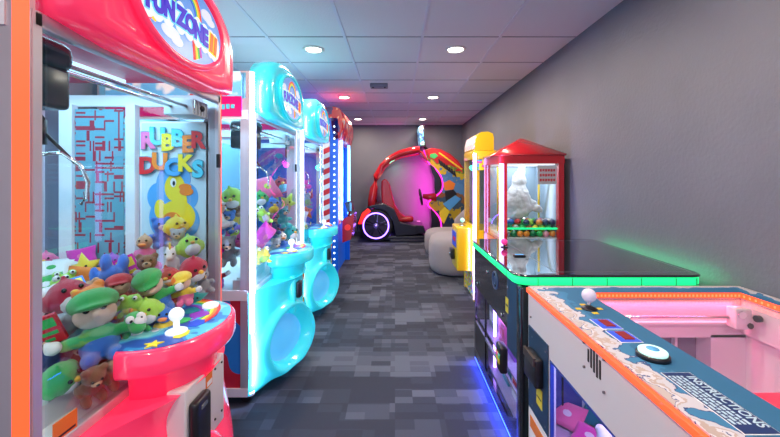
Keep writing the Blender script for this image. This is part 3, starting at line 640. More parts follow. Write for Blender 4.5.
def proj(p): return (395+F*p.x/p.y, 177-F*(p.z-CAMZ)/p.y)
def rel(a, b):
    (ax, ay), (bx, by) = proj(a), proj(b); dx, dy = ax-bx, ay-by
    if abs(dx) > abs(dy): return 'right of' if dx > 0 else 'left of'
    return 'below' if dy > 0 else 'above'
def nm(t_): return '%s %s' % (t_[2], t_[1])
used = set()
def label_toys(TT):
    cnt = {}
    for t_ in TT: cnt[(nm(t_), t_[5])] = cnt.get((nm(t_), t_[5]), 0)+1
    for t_ in TT:
        near = sorted([u for u in TT if u is not t_ and u[5] == t_[5]], key=lambda u: (u[4]-t_[4]).length)
        near.sort(key=lambda u: (cnt[(nm(u), u[5])] > 1, (u[4]-t_[4]).length))
        near = [u for u in near if (u[4]-t_[4]).length < .32] or near
        kd = t_[1] if t_[1] == 'toy box' else 'plush '+t_[1]
        extra = '' if t_[1] in ('star', 'bear') else ' with %s' % t_[3]
        lb = None
        for u in near:
            c_ = '%s %s %s, just %s the %s' % (t_[2], kd, t_[5], rel(t_[4], u[4]), nm(u))
            if c_ not in used: lb = c_; break
        lb = lb or '%s %s %s, between the %s and the %s' % (t_[2], kd, t_[5], nm(near[0]), nm(near[1]))
        used.add(lb); tag(t_[0], lb, 'toy box' if t_[1] == 'toy box' else 'plush toy', t_[6])
label_toys(TOYS)

# ================================================================== BLUE AND RED GAME CABINET (left, far)
t = thing('arcade_cabinet', 'tall blue arcade cabinet with white dots up its side and a red sign on top', 'arcade cabinet', (-1.2, 4.80, 0))
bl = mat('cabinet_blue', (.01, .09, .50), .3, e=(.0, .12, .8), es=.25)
b = MB(bl).box((-.46, -.56, .0), (.0, .56, 1.975)); b.box((0, -.56, 0), (.51, -.53, 1.975)); b.box((0, .53, 0), (.51, .56, 1.975)); b.box((0, -.53, 0), (.44, .53, .62)); b.box((0, -.53, 1.70), (.44, .53, 1.975)); b.build('body', t)
for k in range(25): MB(glow('dot_white', (.8, .95, 1), 3)).cyl((.465, -.565, .12+.073*k), (.465, -.559, .12+.073*k), .011, n=10).build('light_dot', t)
q = MB(PRM['white']).box((.32, -.563, .1), (.41, -.56, 1.9))
for k in range(14): q.prism([(.32, .15+.125*k), (.41, .19+.125*k), (.41, .255+.125*k), (.32, .215+.125*k)], 1, -.566, -.562, PRM['red'])
q.build('side_stripes', t)
rm = NB('marquee_print', .35); rm.color(rm.ramp(rm.noise(11, 2), [(0, (.06, .02, .15)), (.40, (.45, .01, .03)), (.56, (.7, .02, .03)), (.60, (.8, .5, .3)), (.66, (.1, .25, .5)), (.74, (.5, .02, .1))], True))
rm.b.inputs['Emission Strength'].default_value = .1; rm.l(rm.b.inputs['Base Color'].links[0].from_socket, rm.b.inputs['Emission Color'])
prof = [(.30, 1.975), (.30, 2.06), (.34, 2.10), (.46, 2.115), (.53, 2.09), (.56, 2.0), (.56, 1.86), (.53, 1.74), (.46, 1.70), (.42, 1.975)]
MB(rm.m).prism(prof, 1, -.56, .56, smooth=True).build('marquee', t)
for yy in (-.40, .30): MB(glow('tube_blue_white', (.25, .62, 1), 3)).cyl((.525, yy, .72), (.525, yy, 1.72), .020).build('light_tube', t)
q = MB(rm.m).box((.44, -.56+.03, .66), (.505, -.44, 1.72)); q.box((.44, -.33, .66), (.50, -.20, 1.72)); q.build('front_trim', t)
MB(glass('dark_glass', (.35, .5, .7))).box((.43, -.19, .66), (.436, .52, 1.70)).build('front_glass', t)
MB(mat('shelf_lit', (.1, .35, .8), .4, e=(.1, .4, 1), es=.6)).box((.01, -.5, .66), (.02, .5, 1.69)).build('inner_panel', t)
q = MB(RED).prism([(.51, .70), (.66, .78), (.655, .60), (.62, .44), (.51, .40)], 1, -.22, .12); q = q.build('control_box', t)
MB(mat('red_lit', (.7, .02, .02), .3, e=(1, .05, .03), es=.4)).cyl((.58, -.235, .60), (.58, -.22, .60), .04).build('speaker', q)
q = MB(BLK).box((.55, -.16, .80), (.62, .08, .93), rot=Matrix.Rotation(-.3, 3, 'Y')); q.cyl((.57, -.04, .72), (.585, -.04, .82), .015, m=RED); q = q.build('screen', t)
MB(glow('screen_blue', (.1, .35, .6), 1)).box((.60, -.165, .81), (.625, -.158, .92)).build('screen_side_light', q)
q = MB(RED)
for k in range(5): q.box((.44, -.53+k*.06, .04), (.46, -.50+k*.06, .60), (RED, PRM['white'], bl)[k % 3])
q.box((.42, -.53, .03), (.445, .53, .62), bl); q.build('lower_grille', t)

# ================================================================== CAR RIDE AT THE BACK
s0 = 6.75/F
def UV(px, py): return ((px-395)*s0, CAMZ-(py-177)*s0)
t = thing('racing_ride', 'red and black racing car ride with a glowing wheel by the back wall', 'arcade ride', (0, 6.75, 0))
rr = mat('ride_red', (.50, .012, .02), .22, coat=.7); rb = mat('ride_black', (.012, .014, .03), .3, coat=.3)
q = MB(rb).box((-.55, .02, .03), (.95, .64, .12), bev=.02); q.box((-.1, -.02, .0), (.75, .66, .05), bev=.01); q.build('platform', t)
ctr = UV(376, 227); ctr = (ctr[0], .322)
for yy, vis in ((-.01, 1), (.50, 0)):
    wq = MB(RUB).lathe((ctr[0], yy, ctr[1]), [(.24, 0), (.30, 0), (.322, .03), (.322, .13), (.30, .16), (.24, .16)], axis='Y', n=40); wo = wq.build('wheel', t)
    q = MB(mat('rim_dark', (.02, .02, .06), .3, .6)).lathe((ctr[0], yy, ctr[1]), [(.243, .03), (.243, .10), (.001, .10)], axis='Y', n=40); q.build('rim_barrel', wo)
    q = MB(mat('rim_silver', (.6, .62, .72), .25, .9))
    for k in range(5):
        a = 2*PI*k/5+PI/2
        for d in (-.16, .16):
            pts = [(ctr[0]+r*math.cos(a+e), ctr[1]+r*math.sin(a+e)) for r, e in ((.05, d*1.6-.1), (.05, d*1.6+.1), (.235, d+.045), (.235, d-.045))]
            q.prism(pts, 1, yy+.0, yy+.035)
    q.lathe((ctr[0], yy-.01, ctr[1]), [(.001, 0), (.045, 0), (.055, .05)], axis='Y'); q.build('rim_spokes', wo)
    MB(glow('ring_violet', (.22, .10, 1), 9)).tube([(ctr[0]+.243*math.cos(2*PI*k/48), yy-.004, ctr[1]+.243*math.sin(2*PI*k/48)) for k in range(48)], .011, closed=True, flat=(0, 1, 0)).build('wheel_light_ring', wo)
lamp('wheel_glow', 'POINT', (ctr[0], 6.60, ctr[1]), 1.0, (.25, .12, 1), .05)
def X_(pts, y0, y1, m, name, par=t, sm=False):
    o_ = MB(m).prism([UV(*p) for p in pts], 1, y0, y1, smooth=sm).build(name, par)
    md = o_.modifiers.new('bevel', 'BEVEL'); md.width = .012; md.segments = 2; md.limit_method = 'ANGLE'; return o_
X_([(357, 222), (362, 212), (369, 206), (383, 203), (394, 209), (400, 222), (416, 226), (418, 234), (396, 236), (393, 222), (386, 211), (374, 207.5), (364, 213), (359, 226), (357, 233)], -.03, .68, rb, 'body')
X_([(358, 224), (362, 213), (368, 208), (371, 211), (365, 218), (362, 224)], -.04, -.0, glow('tail_red', (1, .03, .02), 1.3), 'tail_light')
X_([(395, 233), (403, 224), (424, 226), (426, 234)], .02, .62, rb, 'front_frame')
# seat
o_ = X_([(381, 181), (385, 178.5), (389.5, 183), (392.5, 195), (395, 205), (400, 213), (407, 218), (398, 222), (386, 220), (382, 209), (381, 195)], .10, .54, rr, 'seat_back'); o_.modifiers['bevel'].width = .03; o_.modifiers['bevel'].segments = 4
q = MB(rr).box((UV(391, 0)[0], .10, UV(0, 223)[1]), (UV(414, 0)[0], .54, UV(0, 217)[1]), bev=.05); q.build('seat_cushion', t)
# roll bar
for yy in (.05, .60):
    pth = [(371, 209), (371.5, 200), (373, 188), (376, 176), (382, 166), (390, 158.5), (400, 153.5), (410, 151), (420, 149.5)]
    q = MB(rr).tube([(UV(*p)[0], yy, UV(*p)[1]) for p in pth], [.075, .075, .065, .06, .062, .066, .07, .075, .075], n=12)
    q.build('roll_bar', t)
# panel with the S-shaped edge
edge = [(425, 149), (427, 156), (430, 163), (437, 168), (443, 176), (445, 184), (444, 191), (438, 197), (430, 202), (429, 207), (435, 212), (441, 218), (443.5, 226), (443, 238)]
top = [(470, 176), (467, 168), (461, 160), (453, 153), (443, 148), (433, 146.5)]
def chaikin(p, n=2):
    for _ in range(n):
        o_ = [p[0]]
        for a, b in zip(p, p[1:]): o_ += [(a[0]*.75+b[0]*.25, a[1]*.75+b[1]*.25), (a[0]*.25+b[0]*.75, a[1]*.25+b[1]*.75)]
        p = o_+[p[-1]]
    return p
es = chaikin(edge)
am = NB('panel_artwork', .35)
n1 = am.noise(11, 6); vz = am.n('SeparateXYZ'); am.l(am.tc.outputs['Object'], vz.inputs[0])
zz = am.math('ADD', vz.outputs[2], am.math('MULTIPLY', am.math('SUBTRACT', n1, .5), .55)); zz = am.math('ADD', zz, am.math('MULTIPLY', vz.outputs[0], .3))
zn = am.math('DIVIDE', zz, 2.2)
am.color(am.ramp(zn, [(0, (.05, .05, .08)), (.28, (.02, .05, .12)), (.36, (.55, .38, .03)), (.45, (.05, .10, .16)), (.53, (.30, .13, .05)), (.58, (.10, .28, .55)), (.68, (.07, .22, .5)), (.745, (.62, .48, .02)), (.80, (.12, .22, .04)), (.83, (.5, .01, .02))], True))
ART = X_(es+[(470, 238)]+top, .30, .36, am.m, 'side_panel')
q = MB()
def pl(pts, m, d=.004): q.prism([UV(*p) for p in pts], 1, .30-d, .30, m)
pl([(429, 149), (436, 147.5), (446, 150), (455, 156), (463, 165), (466, 173), (458, 166), (449, 159), (438, 155), (431, 155)], PRM['red'])
for a in range(8):
    x, y = 441+a*3, 151+a*2.2; pl([(x, y), (x+3.5, y+2), (x+2.5, y+3.2), (x-.6, y+1)], PRM['yellow'], .006)
pl([(432, 153), (437, 152), (440, 155), (436, 158), (431, 156)], PRM['green'], .006)
for a in range(7):
    x, y = 440+a*2.6, 158+a*2.0; pl([(x, y), (x+2, y+1), (x+4, y+8), (x+1, y+5)], PRM['black'], .005)
pl([(445, 205), (458, 196), (464, 200), (452, 212)], PRM['sky'], .006); pl([(446, 183), (452, 180), (458, 184), (456, 190), (447, 191)], PRM['orange'], .006); pl([(441, 214), (447, 208), (452, 213), (446, 226), (443, 222)], PRM['yellow'], .006)
pl([(447, 192), (456, 190), (460, 195), (448, 202)], PRM['black'], .005)
q.build('panel_graphics', ART)
MB(LEDM).tube([(UV(*p)[0], .28, UV(*p)[1]) for p in es], .012, n=8).build('edge_light', t)
# dark interior shell pads behind the edge, on the inner side
X_([(431, 163), (436, 167), (442, 177), (443, 187), (437, 196), (436, 188), (436, 178), (433, 171)], .26, .60, rb, 'inner_pad')
X_([(432, 209), (437, 214), (442, 224), (442, 236), (432, 236), (433, 222)], .26, .60, rb, 'inner_pad')
q = MB(rr).tube([(UV(438, 0)[0], .32, UV(0, 198)[1]), (UV(431, 0)[0], .32, UV(0, 198)[1]), (UV(424, 0)[0], .32, UV(0, 197)[1])], [.09, .07, .04]); q.build('steering_column', t)
cxz = UV(422, 198); q = MB(BLK).tube([(cxz[0]-.05*math.sin(2*PI*k/30)*.5, .32+.15*math.cos(2*PI*k/30), cxz[1]+.15*math.sin(2*PI*k/30)) for k in range(30)], .02, closed=True, flat=(1, 0, 0)); q.box((cxz[0]-.02, .19, cxz[1]-.02), (cxz[0]+.02, .45, cxz[1]+.02)); q.build('steering_wheel', t)
X_([(419, 150), (424, 152), (430, 163), (424, 158)], .05, .62, rr, 'front_brace')
q = MB(BLK).box((.50, .05, 1.86), (.58, .62, 2.26), rot=Matrix.Rotation(-.10, 3, 'Y')); q.tube([(.54, .34, 1.95), (.62, .34, 1.85), (.66, .34, 1.80)], .03); q = q.build('monitor', t)
sc = NB('monitor_image', .3); sc.color(sc.ramp(sc.noise(14, 2), [(0, (.02, .04, .15)), (.45, (.08, .35, .7)), (.55, (.6, .8, .9)), (.62, (.2, .6, .3)), (.7, (.6, .1, .3))], True)); sc.b.inputs['Emission Strength'].default_value = .8; sc.l(sc.b.inputs['Base Color'].links[0].from_socket, sc.b.inputs['Emission Color'])
MB(sc.m).box((.485, .045, 1.88), (.555, .05, 2.24), rot=Matrix.Rotation(-.10, 3, 'Y')).box((.478, .07, 1.88), (.49, .60, 2.24), rot=Matrix.Rotation(-.10, 3, 'Y')).build('screen', q)
lamp('edge_glow', 'AREA', (.68, 7.13, .95), 20, (1, .01, .60), .35, rot=(PI/2, 0, .55), sy=1.5)
lamp('edge_glow', 'POINT', (.62, 7.0, 1.5), 2, (.9, .03, .65), .05)
lamp('cabin_glow', 'POINT', (.02, 7.2, 1.45), 1.6, (.03, 1, .55), .05)

# ================================================================== LOUNGE CHAIRS
fab = mat('boucle_fabric', (.30, .27, .28), .95, bump=.7, bscale=120, vary=.15, sheen=.3)
def lounge(label, x, y, rx, ry, h, hb, bx):
    t = thing('lounge_chair', label, 'lounge chair', (x, y, 0), 0, 'rounded lounge chairs by the ride')
    n = 40
    def rg(s, z, p=2.6):
        return [(rx*s*math.copysign(abs(math.cos(a))**(2/p), math.cos(a)), ry*s*math.copysign(abs(math.sin(a))**(2/p), math.sin(a)), z) for a in [2*PI*k/n for k in range(n)]]
    MB(fab).loft([rg(.86, .015), rg(.95, .04), rg(1, .12), rg(1.0, h*.55), rg(.99, h*.8), rg(.93, h*.94), rg(.82, h), rg(.4, h*1.02), rg(.01, h*1.025)]).build('seat', t)
    q = MB(fab); pts = []
    for k in range(17):
        a = -1.25+2.5*k/16; pts.append((rx*.78*math.cos(a)+bx, ry*.82*math.sin(a), a))
    rings = []
    for (px, py, a) in pts:
        hh = h*.6+(hb-h*.6)*math.cos(a*.8)**1.0; d = Vector((math.cos(a), math.sin(a), 0)); th_ = .11
        rings.append([tuple(Vector((px, py, 0))+d*(th_*.9*math.cos(b))+Vector((0, 0, h*.5+(hh-h*.5)*(.5+.5*math.sin(b))))) for b in [2*PI*j/14 for j in range(14)]])
    q.loft(rings); q.build('backrest', t)
    MB(BLK).cyl((0, 0, 0), (0, 0, .03), rx*.7, n=24).build('base', t)
lounge('rounded grey-beige lounge chair farther back, its backrest rising beside the ride artwork', .93, 5.75, .44, .42, .39, .80, .0)
lounge('rounded grey lounge chair nearer the camera, partly hidden by the yellow control box', .90, 4.72, .44, .40, .48, .72, .05)

# ================================================================== YELLOW CLAW CABINET
t = thing('prize_machine', 'yellow prize machine with a rounded striped sign on top and a yellow control box', 'prize machine', (1.09, 3.80, 0))
x0, x1, y0, y1 = -.29, .29, -.26, .26
b = MB(YEL).box((x0+.02, y0, .02), (x1, y1, .72)); b.box((x0, y0, 1.44), (x1, y1, 1.53), bev=.01)
for sx in (x0+.03, x1-.03):
    for sy in (y0+.025, y1-.025): b.box((sx-.025, sy-.022, .70), (sx+.025, sy+.022, 1.46))
b.box((x0-.002, y0-.002, .0), (x0+.03, y0+.05, .738)); b.box((x0, y1-.05, 0), (x0+.03, y1, .74)); b.box((x0, y0, .68), (x0+.03, y1, .76)); b.build('cabinet', t)
MB(LEDP).box((x0-.008, y0-.008, .02), (x0+.022, y0+.012, 1.50)).build('led_strip', t)
MB(GLASS).box((x0+.004, y0+.05, .75), (x0+.008, y1-.05, 1.44)).build('front_glass', t)
MB(GLASS).box((x0+.05, y0+.008, .72), (x1-.05, y0+.012, 1.44)).build('side_glass', t)
col_m = NB('confetti_print', .4); col_m.color(col_m.ramp(col_m.snapnoise((.03, .03, .02)), [(0, (.9, .7, .02)), (.3, (.8, .1, .4)), (.45, (.1, .4, .8)), (.6, (.9, .7, .02)), (.75, (.1, .6, .2)), (.88, (.8, .8, .85))], True))
MB(col_m.m).box((x0-.002, y0+.05, .03), (x0+.02, y1-.05, .67)).build('front_print', t)
MB(col_m.m).box((x0+.03, y0-.003, 1.33), (x1-.03, y0+.004, 1.435)).build('side_print', t)
prof = [(x0+.01, 1.53), (x0+.01, 1.60), (x0+.03, 1.68), (x0+.07, 1.715), (x0+.14, 1.72), (x0+.19, 1.70), (x0+.20, 1.66), (x0+.20, 1.53)]
m_ = MB(YEL).prism(prof, 1, y0, y1).build('marquee', t)
mp = NB('stripe_print', .4); sp = mp.n('SeparateXYZ'); mp.l(mp.mapping(), sp.inputs[0]); wv = mp.math('FRACT', mp.math('MULTIPLY', mp.math('ADD', sp.outputs[2], mp.math('MULTIPLY', sp.outputs[1], .35)), 22))
mp.color(mp.ramp(wv, [(0, (.9, .65, .05)), (.3, (.8, .1, .4)), (.5, (.15, .35, .8)), (.7, (.85, .85, .9))], True)); mp.b.inputs['Emission Strength'].default_value = .6; mp.l(mp.b.inputs['Base Color'].links[0].from_socket, mp.b.inputs['Emission Color'])
MB(mp.m).prism([(x0+.004, 1.55), (x0+.004, 1.60), (x0+.024, 1.685), (x0+.05, 1.685), (x0+.05, 1.55)], 1, y0+.02, y1-.02).build('sign_face', m_)
q = MB(mat('inner_grey', (.3, .36, .42), .4)).box((x1-.02, y0+.02, .72), (x1-.01, y1-.02, 1.44)); q.box((x0+.04, y1-.02, .72), (x1-.02, y1-.012, 1.44)); q.build('inner_wall', t)
q = MB(BLK).box((-.05, -.05, 1.34), (.08, .08, 1.44), bev=.02); q.cyl((.01, .01, 1.2), (.01, .01, 1.34), .012, m=CHR)
for a in (0, 2.1, 4.2): q.tube([(.01, .01, 1.2), (.01+.06*math.cos(a), .01+.06*math.sin(a), 1.17), (.01+.06*math.cos(a), .01+.06*math.sin(a), 1.10)], .006, CHR)
q.build('claw', t)
cb = MB(YEL).box((-.45, -.20, .29), (-.27, .13, .74), bev=.012).build('control_box', t)
q = MB(PRM['blue']).box((-.455, -.14, .52), (-.449, .09, .68)); q.box((-.457, -.12, .58), (-.453, .02, .62), PRM['red']); q.build('blue_display', cb)
q = MB(BLK).box((-.49, -.06, .38), (-.449, .06, .49), bev=.01); q.cyl((-.49, 0, .43), (-.50, 0, .43), .02, m=CHR); q.build('coin_mechanism', cb)
q = MB(CHR).lathe((-.37, -.06, .74), [(.035, 0), (.035, .008), (.001, .009)]); q.cyl((-.37, -.06, .74), (-.37, -.06, .785), .008); q.ball((-.37, -.06, .80), .024, mat('mint_ball', (.35, .85, .7), .2, e=(.2, 1, .7), es=.5)); q.build('joystick', cb)

# ================================================================== RED HOUSE-SHAPED MACHINE
t = thing('prize_machine', 'red house-shaped prize machine with a pyramid roof, coloured balls and a white plush inside', 'prize machine', (1.12, 3.115, 0))
h = .26
b = MB(RED).box((-h, -h, .0), (h, h, .735))
for sx in (-1, 1):
    for sy in (-1, 1):
        if (sx, sy) != (-1, -1): b.box((sx*h, sy*h, .72), (sx*(h-.045), sy*(h-.045), 1.44))
        else: b.box((-h, -h+.03, .72), (-h+.028, -h+.045, 1.44)); b.box((-h+.03, -h, .72), (-h+.055, -h+.03, 1.44))
b.box((-h-.003, -h-.003, 1.37), (h+.003, h+.003, 1.437)); b.build('cabinet', t)
MB(LEDP).box((-h-.002, -h-.002, .735), (-h+.028, -h+.028, 1.43)).build('led_strip', t)
e = h+.012
MB(RED).loft([[(-e, -e, 1.435), (e, -e, 1.435), (e, e, 1.435), (-e, e, 1.435)], [(-e, -e, 1.45), (e, -e, 1.45), (e, e, 1.45), (-e, e, 1.45)], [(-.012, -.012, 1.60), (.012, -.012, 1.60), (.012, .012, 1.60), (-.012, .012, 1.60)]]).build('roof', t)
for f in bpy.data.objects[-1:]: pass
MB(GLASS).box((-h+.05, -h+.006, .735), (h-.04, -h+.010, 1.375)).build('front_glass', t)
MB(GLASS).box((-h+.006, -h+.045, .735), (-h+.010, h-.045, 1.375)).build('side_glass', t)
MB(glow('inner_lamp', (.95, .97, 1), .9)).box((-h+.05, -h+.05, 1.36), (h-.05, h-.05, 1.369)).build('inner_lamp', t)
q = MB(mat('mirror_back', (.40, .52, .62), .2, .5)).box((h-.046, -h+.045, .735), (h-.042, h-.045, 1.36)); q.box((-h+.045, h-.046, .735), (h-.045, h-.042, 1.36)); q.build('mirror_panel', t)
MB(glow('inner_tube', (1, .92, 1), 5)).cyl((.085, .17, .80), (.085, .17, 1.36), .012).build('lamp_tube', t)
MB(LEDG).box((-h+.05, -h+.025, .828), (h-.045, -h+.035, .842)).build('green_light_bar', t)
q = MB(mat('notice_white', (.7, .68, .7), .5)).box((.05, -h+.013, 1.20), (.205, -h+.016, 1.355));
for z_ in (1.235, 1.275, 1.315):
    for k in range(6): q.box((.066+k*.022, -h+.0115, z_-.011+.002*(k % 2)), (.082+k*.022, -h+.0135, z_+.011), PRM['red'])
q.build('notice', t)
q = MB(mat('bin_acrylic', (.8, .85, .9), .2)).box((-h+.045, -h+.02, .735), (h-.05, h-.05, .76)); q.build('ball_tray', t)
for z in (1.0, 1.15): pass
MB(YEL).cyl((-.17, .12, .76), (-.17, .12, 1.36), .009).cyl((.20, .10, .76), (.16, .0, 1.25), .009).build('yellow_rod', t)
lamp('interior_lamp', 'AREA', (1.12, 3.10, 1.35), 2.2, (.88, .94, 1), .40, sy=.40)
# white plush hanging inside
pm = plush((.82, .84, .88)); t = thing('plush_toy', 'large fluffy white plush bird inside the red house-shaped machine', 'plush toy', (1.075, 3.06, .89))
me = remeshed([((0, 0, .17), (.105, .09, .15)), ((-.02, 0, .06), (.09, .085, .07)), ((.01, 0, .33), (.06, .06, .10)), ((-.07, -.02, .14), (.06, .06, .08)), ((.03, -.03, .10), (.07, .06, .08)), ((.1, -.02, .13), (.06, .03, .05)), ((.145, -.03, .10), (.055, .025, .035)), ((.185, -.03, .075), (.03, .02, .02))], .011)
bo = bpy.data.objects.new('body', me); COL.objects.link(bo); bo.parent = t; bo.data.materials[0] = pm
md = bo.modifiers.new('fluff', 'DISPLACE'); tx = bpy.data.textures.new('fluff', 'CLOUDS'); tx.noise_scale = .03; md.texture = tx; md.strength = .022
q = MB(pm).cyl((0, 0, .40), (0, 0, .44), .004); q.build('hanging_loop', t)
# balls
BC = dict(green=(.04, .45, .12), dark_green=(.01, .18, .08), red=(.6, .03, .03), orange=(.85, .25, .04), yellow=(.85, .7, .06), blue=(.04, .15, .55), navy=(.02, .03, .12), pink=(.85, .3, .45), white=(.8, .8, .8), grey=(.3, .3, .34), lime=(.4, .7, .1))
bk = list(BC); balls = []
sph = MB(); sph.ball((0, 0, 0), .0265, u=20, v=12); proto = sph.build('ball_mesh'); pme = proto.data; bpy.data.objects.remove(proto); pme.materials.append(None)
xs = [-.185+.054*i for i in range(8)]
lay = 0
for lay, zb in enumerate((.787, .833, .879)):
    for j in range(3 if lay else 2):
        for i, xx in enumerate(xs[:-1] if lay % 2 else xs):
            if lay == 2 and (i in (1, 2, 4) and j == 0): continue
            x = xx+(.027 if lay % 2 else 0); yv = -.195+.056*j+(.0, .02, .005)[lay]
            balls.append((x, yv, zb+R.uniform(-.002, .002), R.choice(bk), i, j, lay))
on = ['first', 'second', 'third', 'fourth', 'fifth', 'sixth', 'seventh', 'eighth']
for x, yv, z, c_, i, j, lay in balls:
    o = bpy.data.objects.new('plastic_ball', pme); COL.objects.link(o); o.location = (1.12+x, 3.115+yv, z)
    o.material_slots[0].link = 'OBJECT'; o.material_slots[0].material = mat('ball_'+c_, BC[c_], .3)
    tag(o, '%s ball in the red machine, %s row back, %s layer, %s from the left' % (c_.replace('_', ' '), on[j], ('bottom', 'middle', 'top')[lay], on[i]), 'ball', 'coloured balls in the red machine')

# ================================================================== GLASS-TOPPED TABLE GAME WITH GREEN LIGHT
TX0, TX1, TY0, TY1 = .53, 1.35, 1.525, 2.41
t = thing('arcade_table', 'black glass-topped arcade table game edged with green light beside the white claw table', 'arcade table', (.965, 1.95, 0))
X = lambda v: v-.965
Yl = lambda v: v-1.95
def rrect(x0, x1, y0, y1, r, n=5):
    pts = []
    for cx, cy, a0 in ((x1-r, y1-r, 0), (x0+r, y1-r, PI/2), (x0+r, y0+r, PI), (x1-r, y0+r, 1.5*PI)):
        for k in range(n+1): a = a0+PI/2*k/n; pts.append((cx+r*math.cos(a), cy+r*math.sin(a)))
    return pts
RR = lambda ins, z, r=.06: [(x, y, z) for x, y in rrect(X(TX0)+ins, X(TX1)-ins, Yl(TY0)+ins, Yl(TY1)-ins, r)]
MB(LEDG).loft([RR(.000, .788), RR(-.004, .793), RR(-.004, .817), RR(.0, .822)]).build('green_light_band', t)
MB(mat('table_glass', (.010, .013, .022), .05, coat=1)).loft([RR(-.002, .822), RR(-.008, .826), RR(-.008, .830), RR(-.002, .834)]).build('glass_top', t)
gt = bpy.data.objects[-1] if False else None
q = MB(mat('seam', (.02, .25, .12), .4))
for x in (.62, .77, .92, 1.07, 1.22, 1.31): q.box((X(x), Yl(TY0)-.0055, .79), (X(x)+.003, Yl(TY0)-.003, .82))
for k in range(5): q.box((X(TX0)-.0055, Yl(1.65+.17*k), .79), (X(TX0)-.003, Yl(1.65+.17*k)+.003, .82))
q.build('light_seam', t)
lamp('band_glow', 'AREA', (1.362, 1.97, .805), .45, (.02, 1, .35), .02, rot=(0, math.radians(-90), 0), sy=.85)
# body: frame with glazed windows on the aisle side
b = MB(BLKS); fx = X(.545)
b.box((fx, Yl(1.50), .525), (X(1.335), Yl(2.40), .788)); b.box((fx, Yl(1.50), .035), (X(1.335), Yl(2.40), .10))
b.box((X(1.31), Yl(1.50), .10), (X(1.335), Yl(2.40), .53))
b.box((fx, Yl(1.50), .10), (X(1.335), Yl(1.53), .53)); b.box((fx, Yl(2.37), .10), (X(1.335), Yl(2.40), .53))
b.box((X(.535), Yl(1.49), .03), (X(.60), Yl(1.55), .788), bev=.012)
for yy in (2.12,): b.box((fx+.001, Yl(yy), .10), (fx+.012, Yl(yy)+.015, .53))
b.box((fx+.001, Yl(1.53), .272), (fx+.012, Yl(2.38), .288), mat('grey_bar', (.25, .25, .36), .35)); b.prism([(Yl(1.53), .10), (Yl(1.70), .10), (Yl(1.53), .20)], 0, fx, fx+.02)
b.box((fx, Yl(2.12), .10), (fx+.02, Yl(2.38), .28), BLK)
b.build('cabinet', t)
MB(glass('window_glass', (.88, .9, .97))).box((fx+.004, Yl(1.54), .10), (fx+.008, Yl(2.37), .53)).build('window', t)
q = MB(mat('lilac_shelf', (.45, .40, .6), .4)).box((fx+.03, Yl(1.53), .285), (X(1.0), Yl(2.37), .295)); q.box((fx+.03, Yl(1.53), .10), (X(1.0), Yl(2.37), .11)); q.box((X(1.0), Yl(1.53), .10), (X(1.01), Yl(2.37), .525)); q.build('shelf', t)
MB(glow('violet_tube', (.5, .25, 1), 12)).cyl((fx+.06, Yl(2.12), .11), (fx+.06, Yl(2.12), .52), .009).cyl((fx+.06, Yl(1.60), .512), (fx+.06, Yl(2.35), .512), .006).build('lamp_tube', t)
q = MB(NAVY).box((X(.538), Yl(1.545), .45), (X(.546), Yl(1.68), .785)); q.build('service_door', t)
q = MB(YST).box((X(.5365), Yl(1.66), .61), (X(.539), Yl(1.70), .68)); q.box((X(.536), Yl(1.665), .64), (X(.537), Yl(1.695), .65), BLK); q.build('warning_sticker', t)
q = MB(CHR)
for yy, z in ((2.06, .70), (1.68, .73), (2.3, .56), (1.78, .56)): MB(CHR).cyl((X(.537), Yl(yy), z), (X(.546), Yl(yy), z), .010).build('lock', t)
q = MB(mat('badge_ring', (.03, .05, .10), .3, e=(.05, .1, .25), es=.3)).tube([(X(.543), Yl(1.90)+.045*math.cos(2*PI*k/24), .70+.045*math.sin(2*PI*k/24)) for k in range(24)], .005, closed=True, flat=(1, 0, 0)); q.tube([(X(.543), Yl(1.90)+.012*math.cos(2*PI*k/12), .70+.02*math.sin(2*PI*k/12)) for k in range(12)], .004, closed=True, flat=(1, 0, 0)); q.build('round_badge', t)
q = MB(BLK).box((X(.505), Yl(1.68), .31), (X(.545), Yl(1.76), .44), bev=.012); q.box((X(.502), Yl(1.69), .355), (X(.506), Yl(1.75), .40), col_m.m, bev=.001); q.build('coin_mechanism', t)
MB(LEDB).box((X(.548), Yl(1.50), .022), (X(.556), Yl(2.40), .034)).build('blue_floor_light', t)
lamp('floor_glow', 'AREA', (.545, 1.95, .03), 5.0, (.02, .06, 1), .03, rot=(0, math.radians(25), 0), sy=.9)
q = MB(RUB)
for xx in (.62, 1.32):
    for yy in (1.56, 2.34): MB(RUB).cyl((X(xx), Yl(yy), 0), (X(xx), Yl(yy), .036), .03).build('foot', t)
j = MB(BLK).lathe((X(.662), Yl(2.12), .833), [(.022, 0), (.022, .005), (.001, .006)]); j.cyl((X(.662), Yl(2.12), .834), (X(.662), Yl(2.12), .86), .006); j.ball((X(.662), Yl(2.12), .868), .019, mat('pink_ball', (.9, .05, .30), .25, e=(1, .05, .35), es=.5)); j.build('joystick', t)
q = MB(BLK).box((X(.64), Yl(1.87), .832), (X(.70), Yl(1.905), .842), bev=.004); q.box((X(.648), Yl(1.878), .842), (X(.692), Yl(1.897), .8435), mat('blue_key', (.05, .3, .6), .3, e=(.05, .4, .9), es=.5)); q.build('control_button', t)
q = MB(mat('glass_line', (.12, .13, .17), .3))
fr_ = [(X(.72), Yl(1.57)), (X(1.33), Yl(1.57)), (X(1.33), Yl(2.34)), (X(.72), Yl(2.34))]
for a, b_ in zip(fr_, fr_[1:]+fr_[:1]): q.box((min(a[0], b_[0])-.002, min(a[1], b_[1])-.002, .8338), (max(a[0], b_[0])+.002, max(a[1], b_[1])+.002, .8344))
q.build('inner_border', t)
lamp('cabinet_lamp', 'AREA', (.72, 1.95, .50), 3.2, (.60, .50, 1), .2, sy=.7)
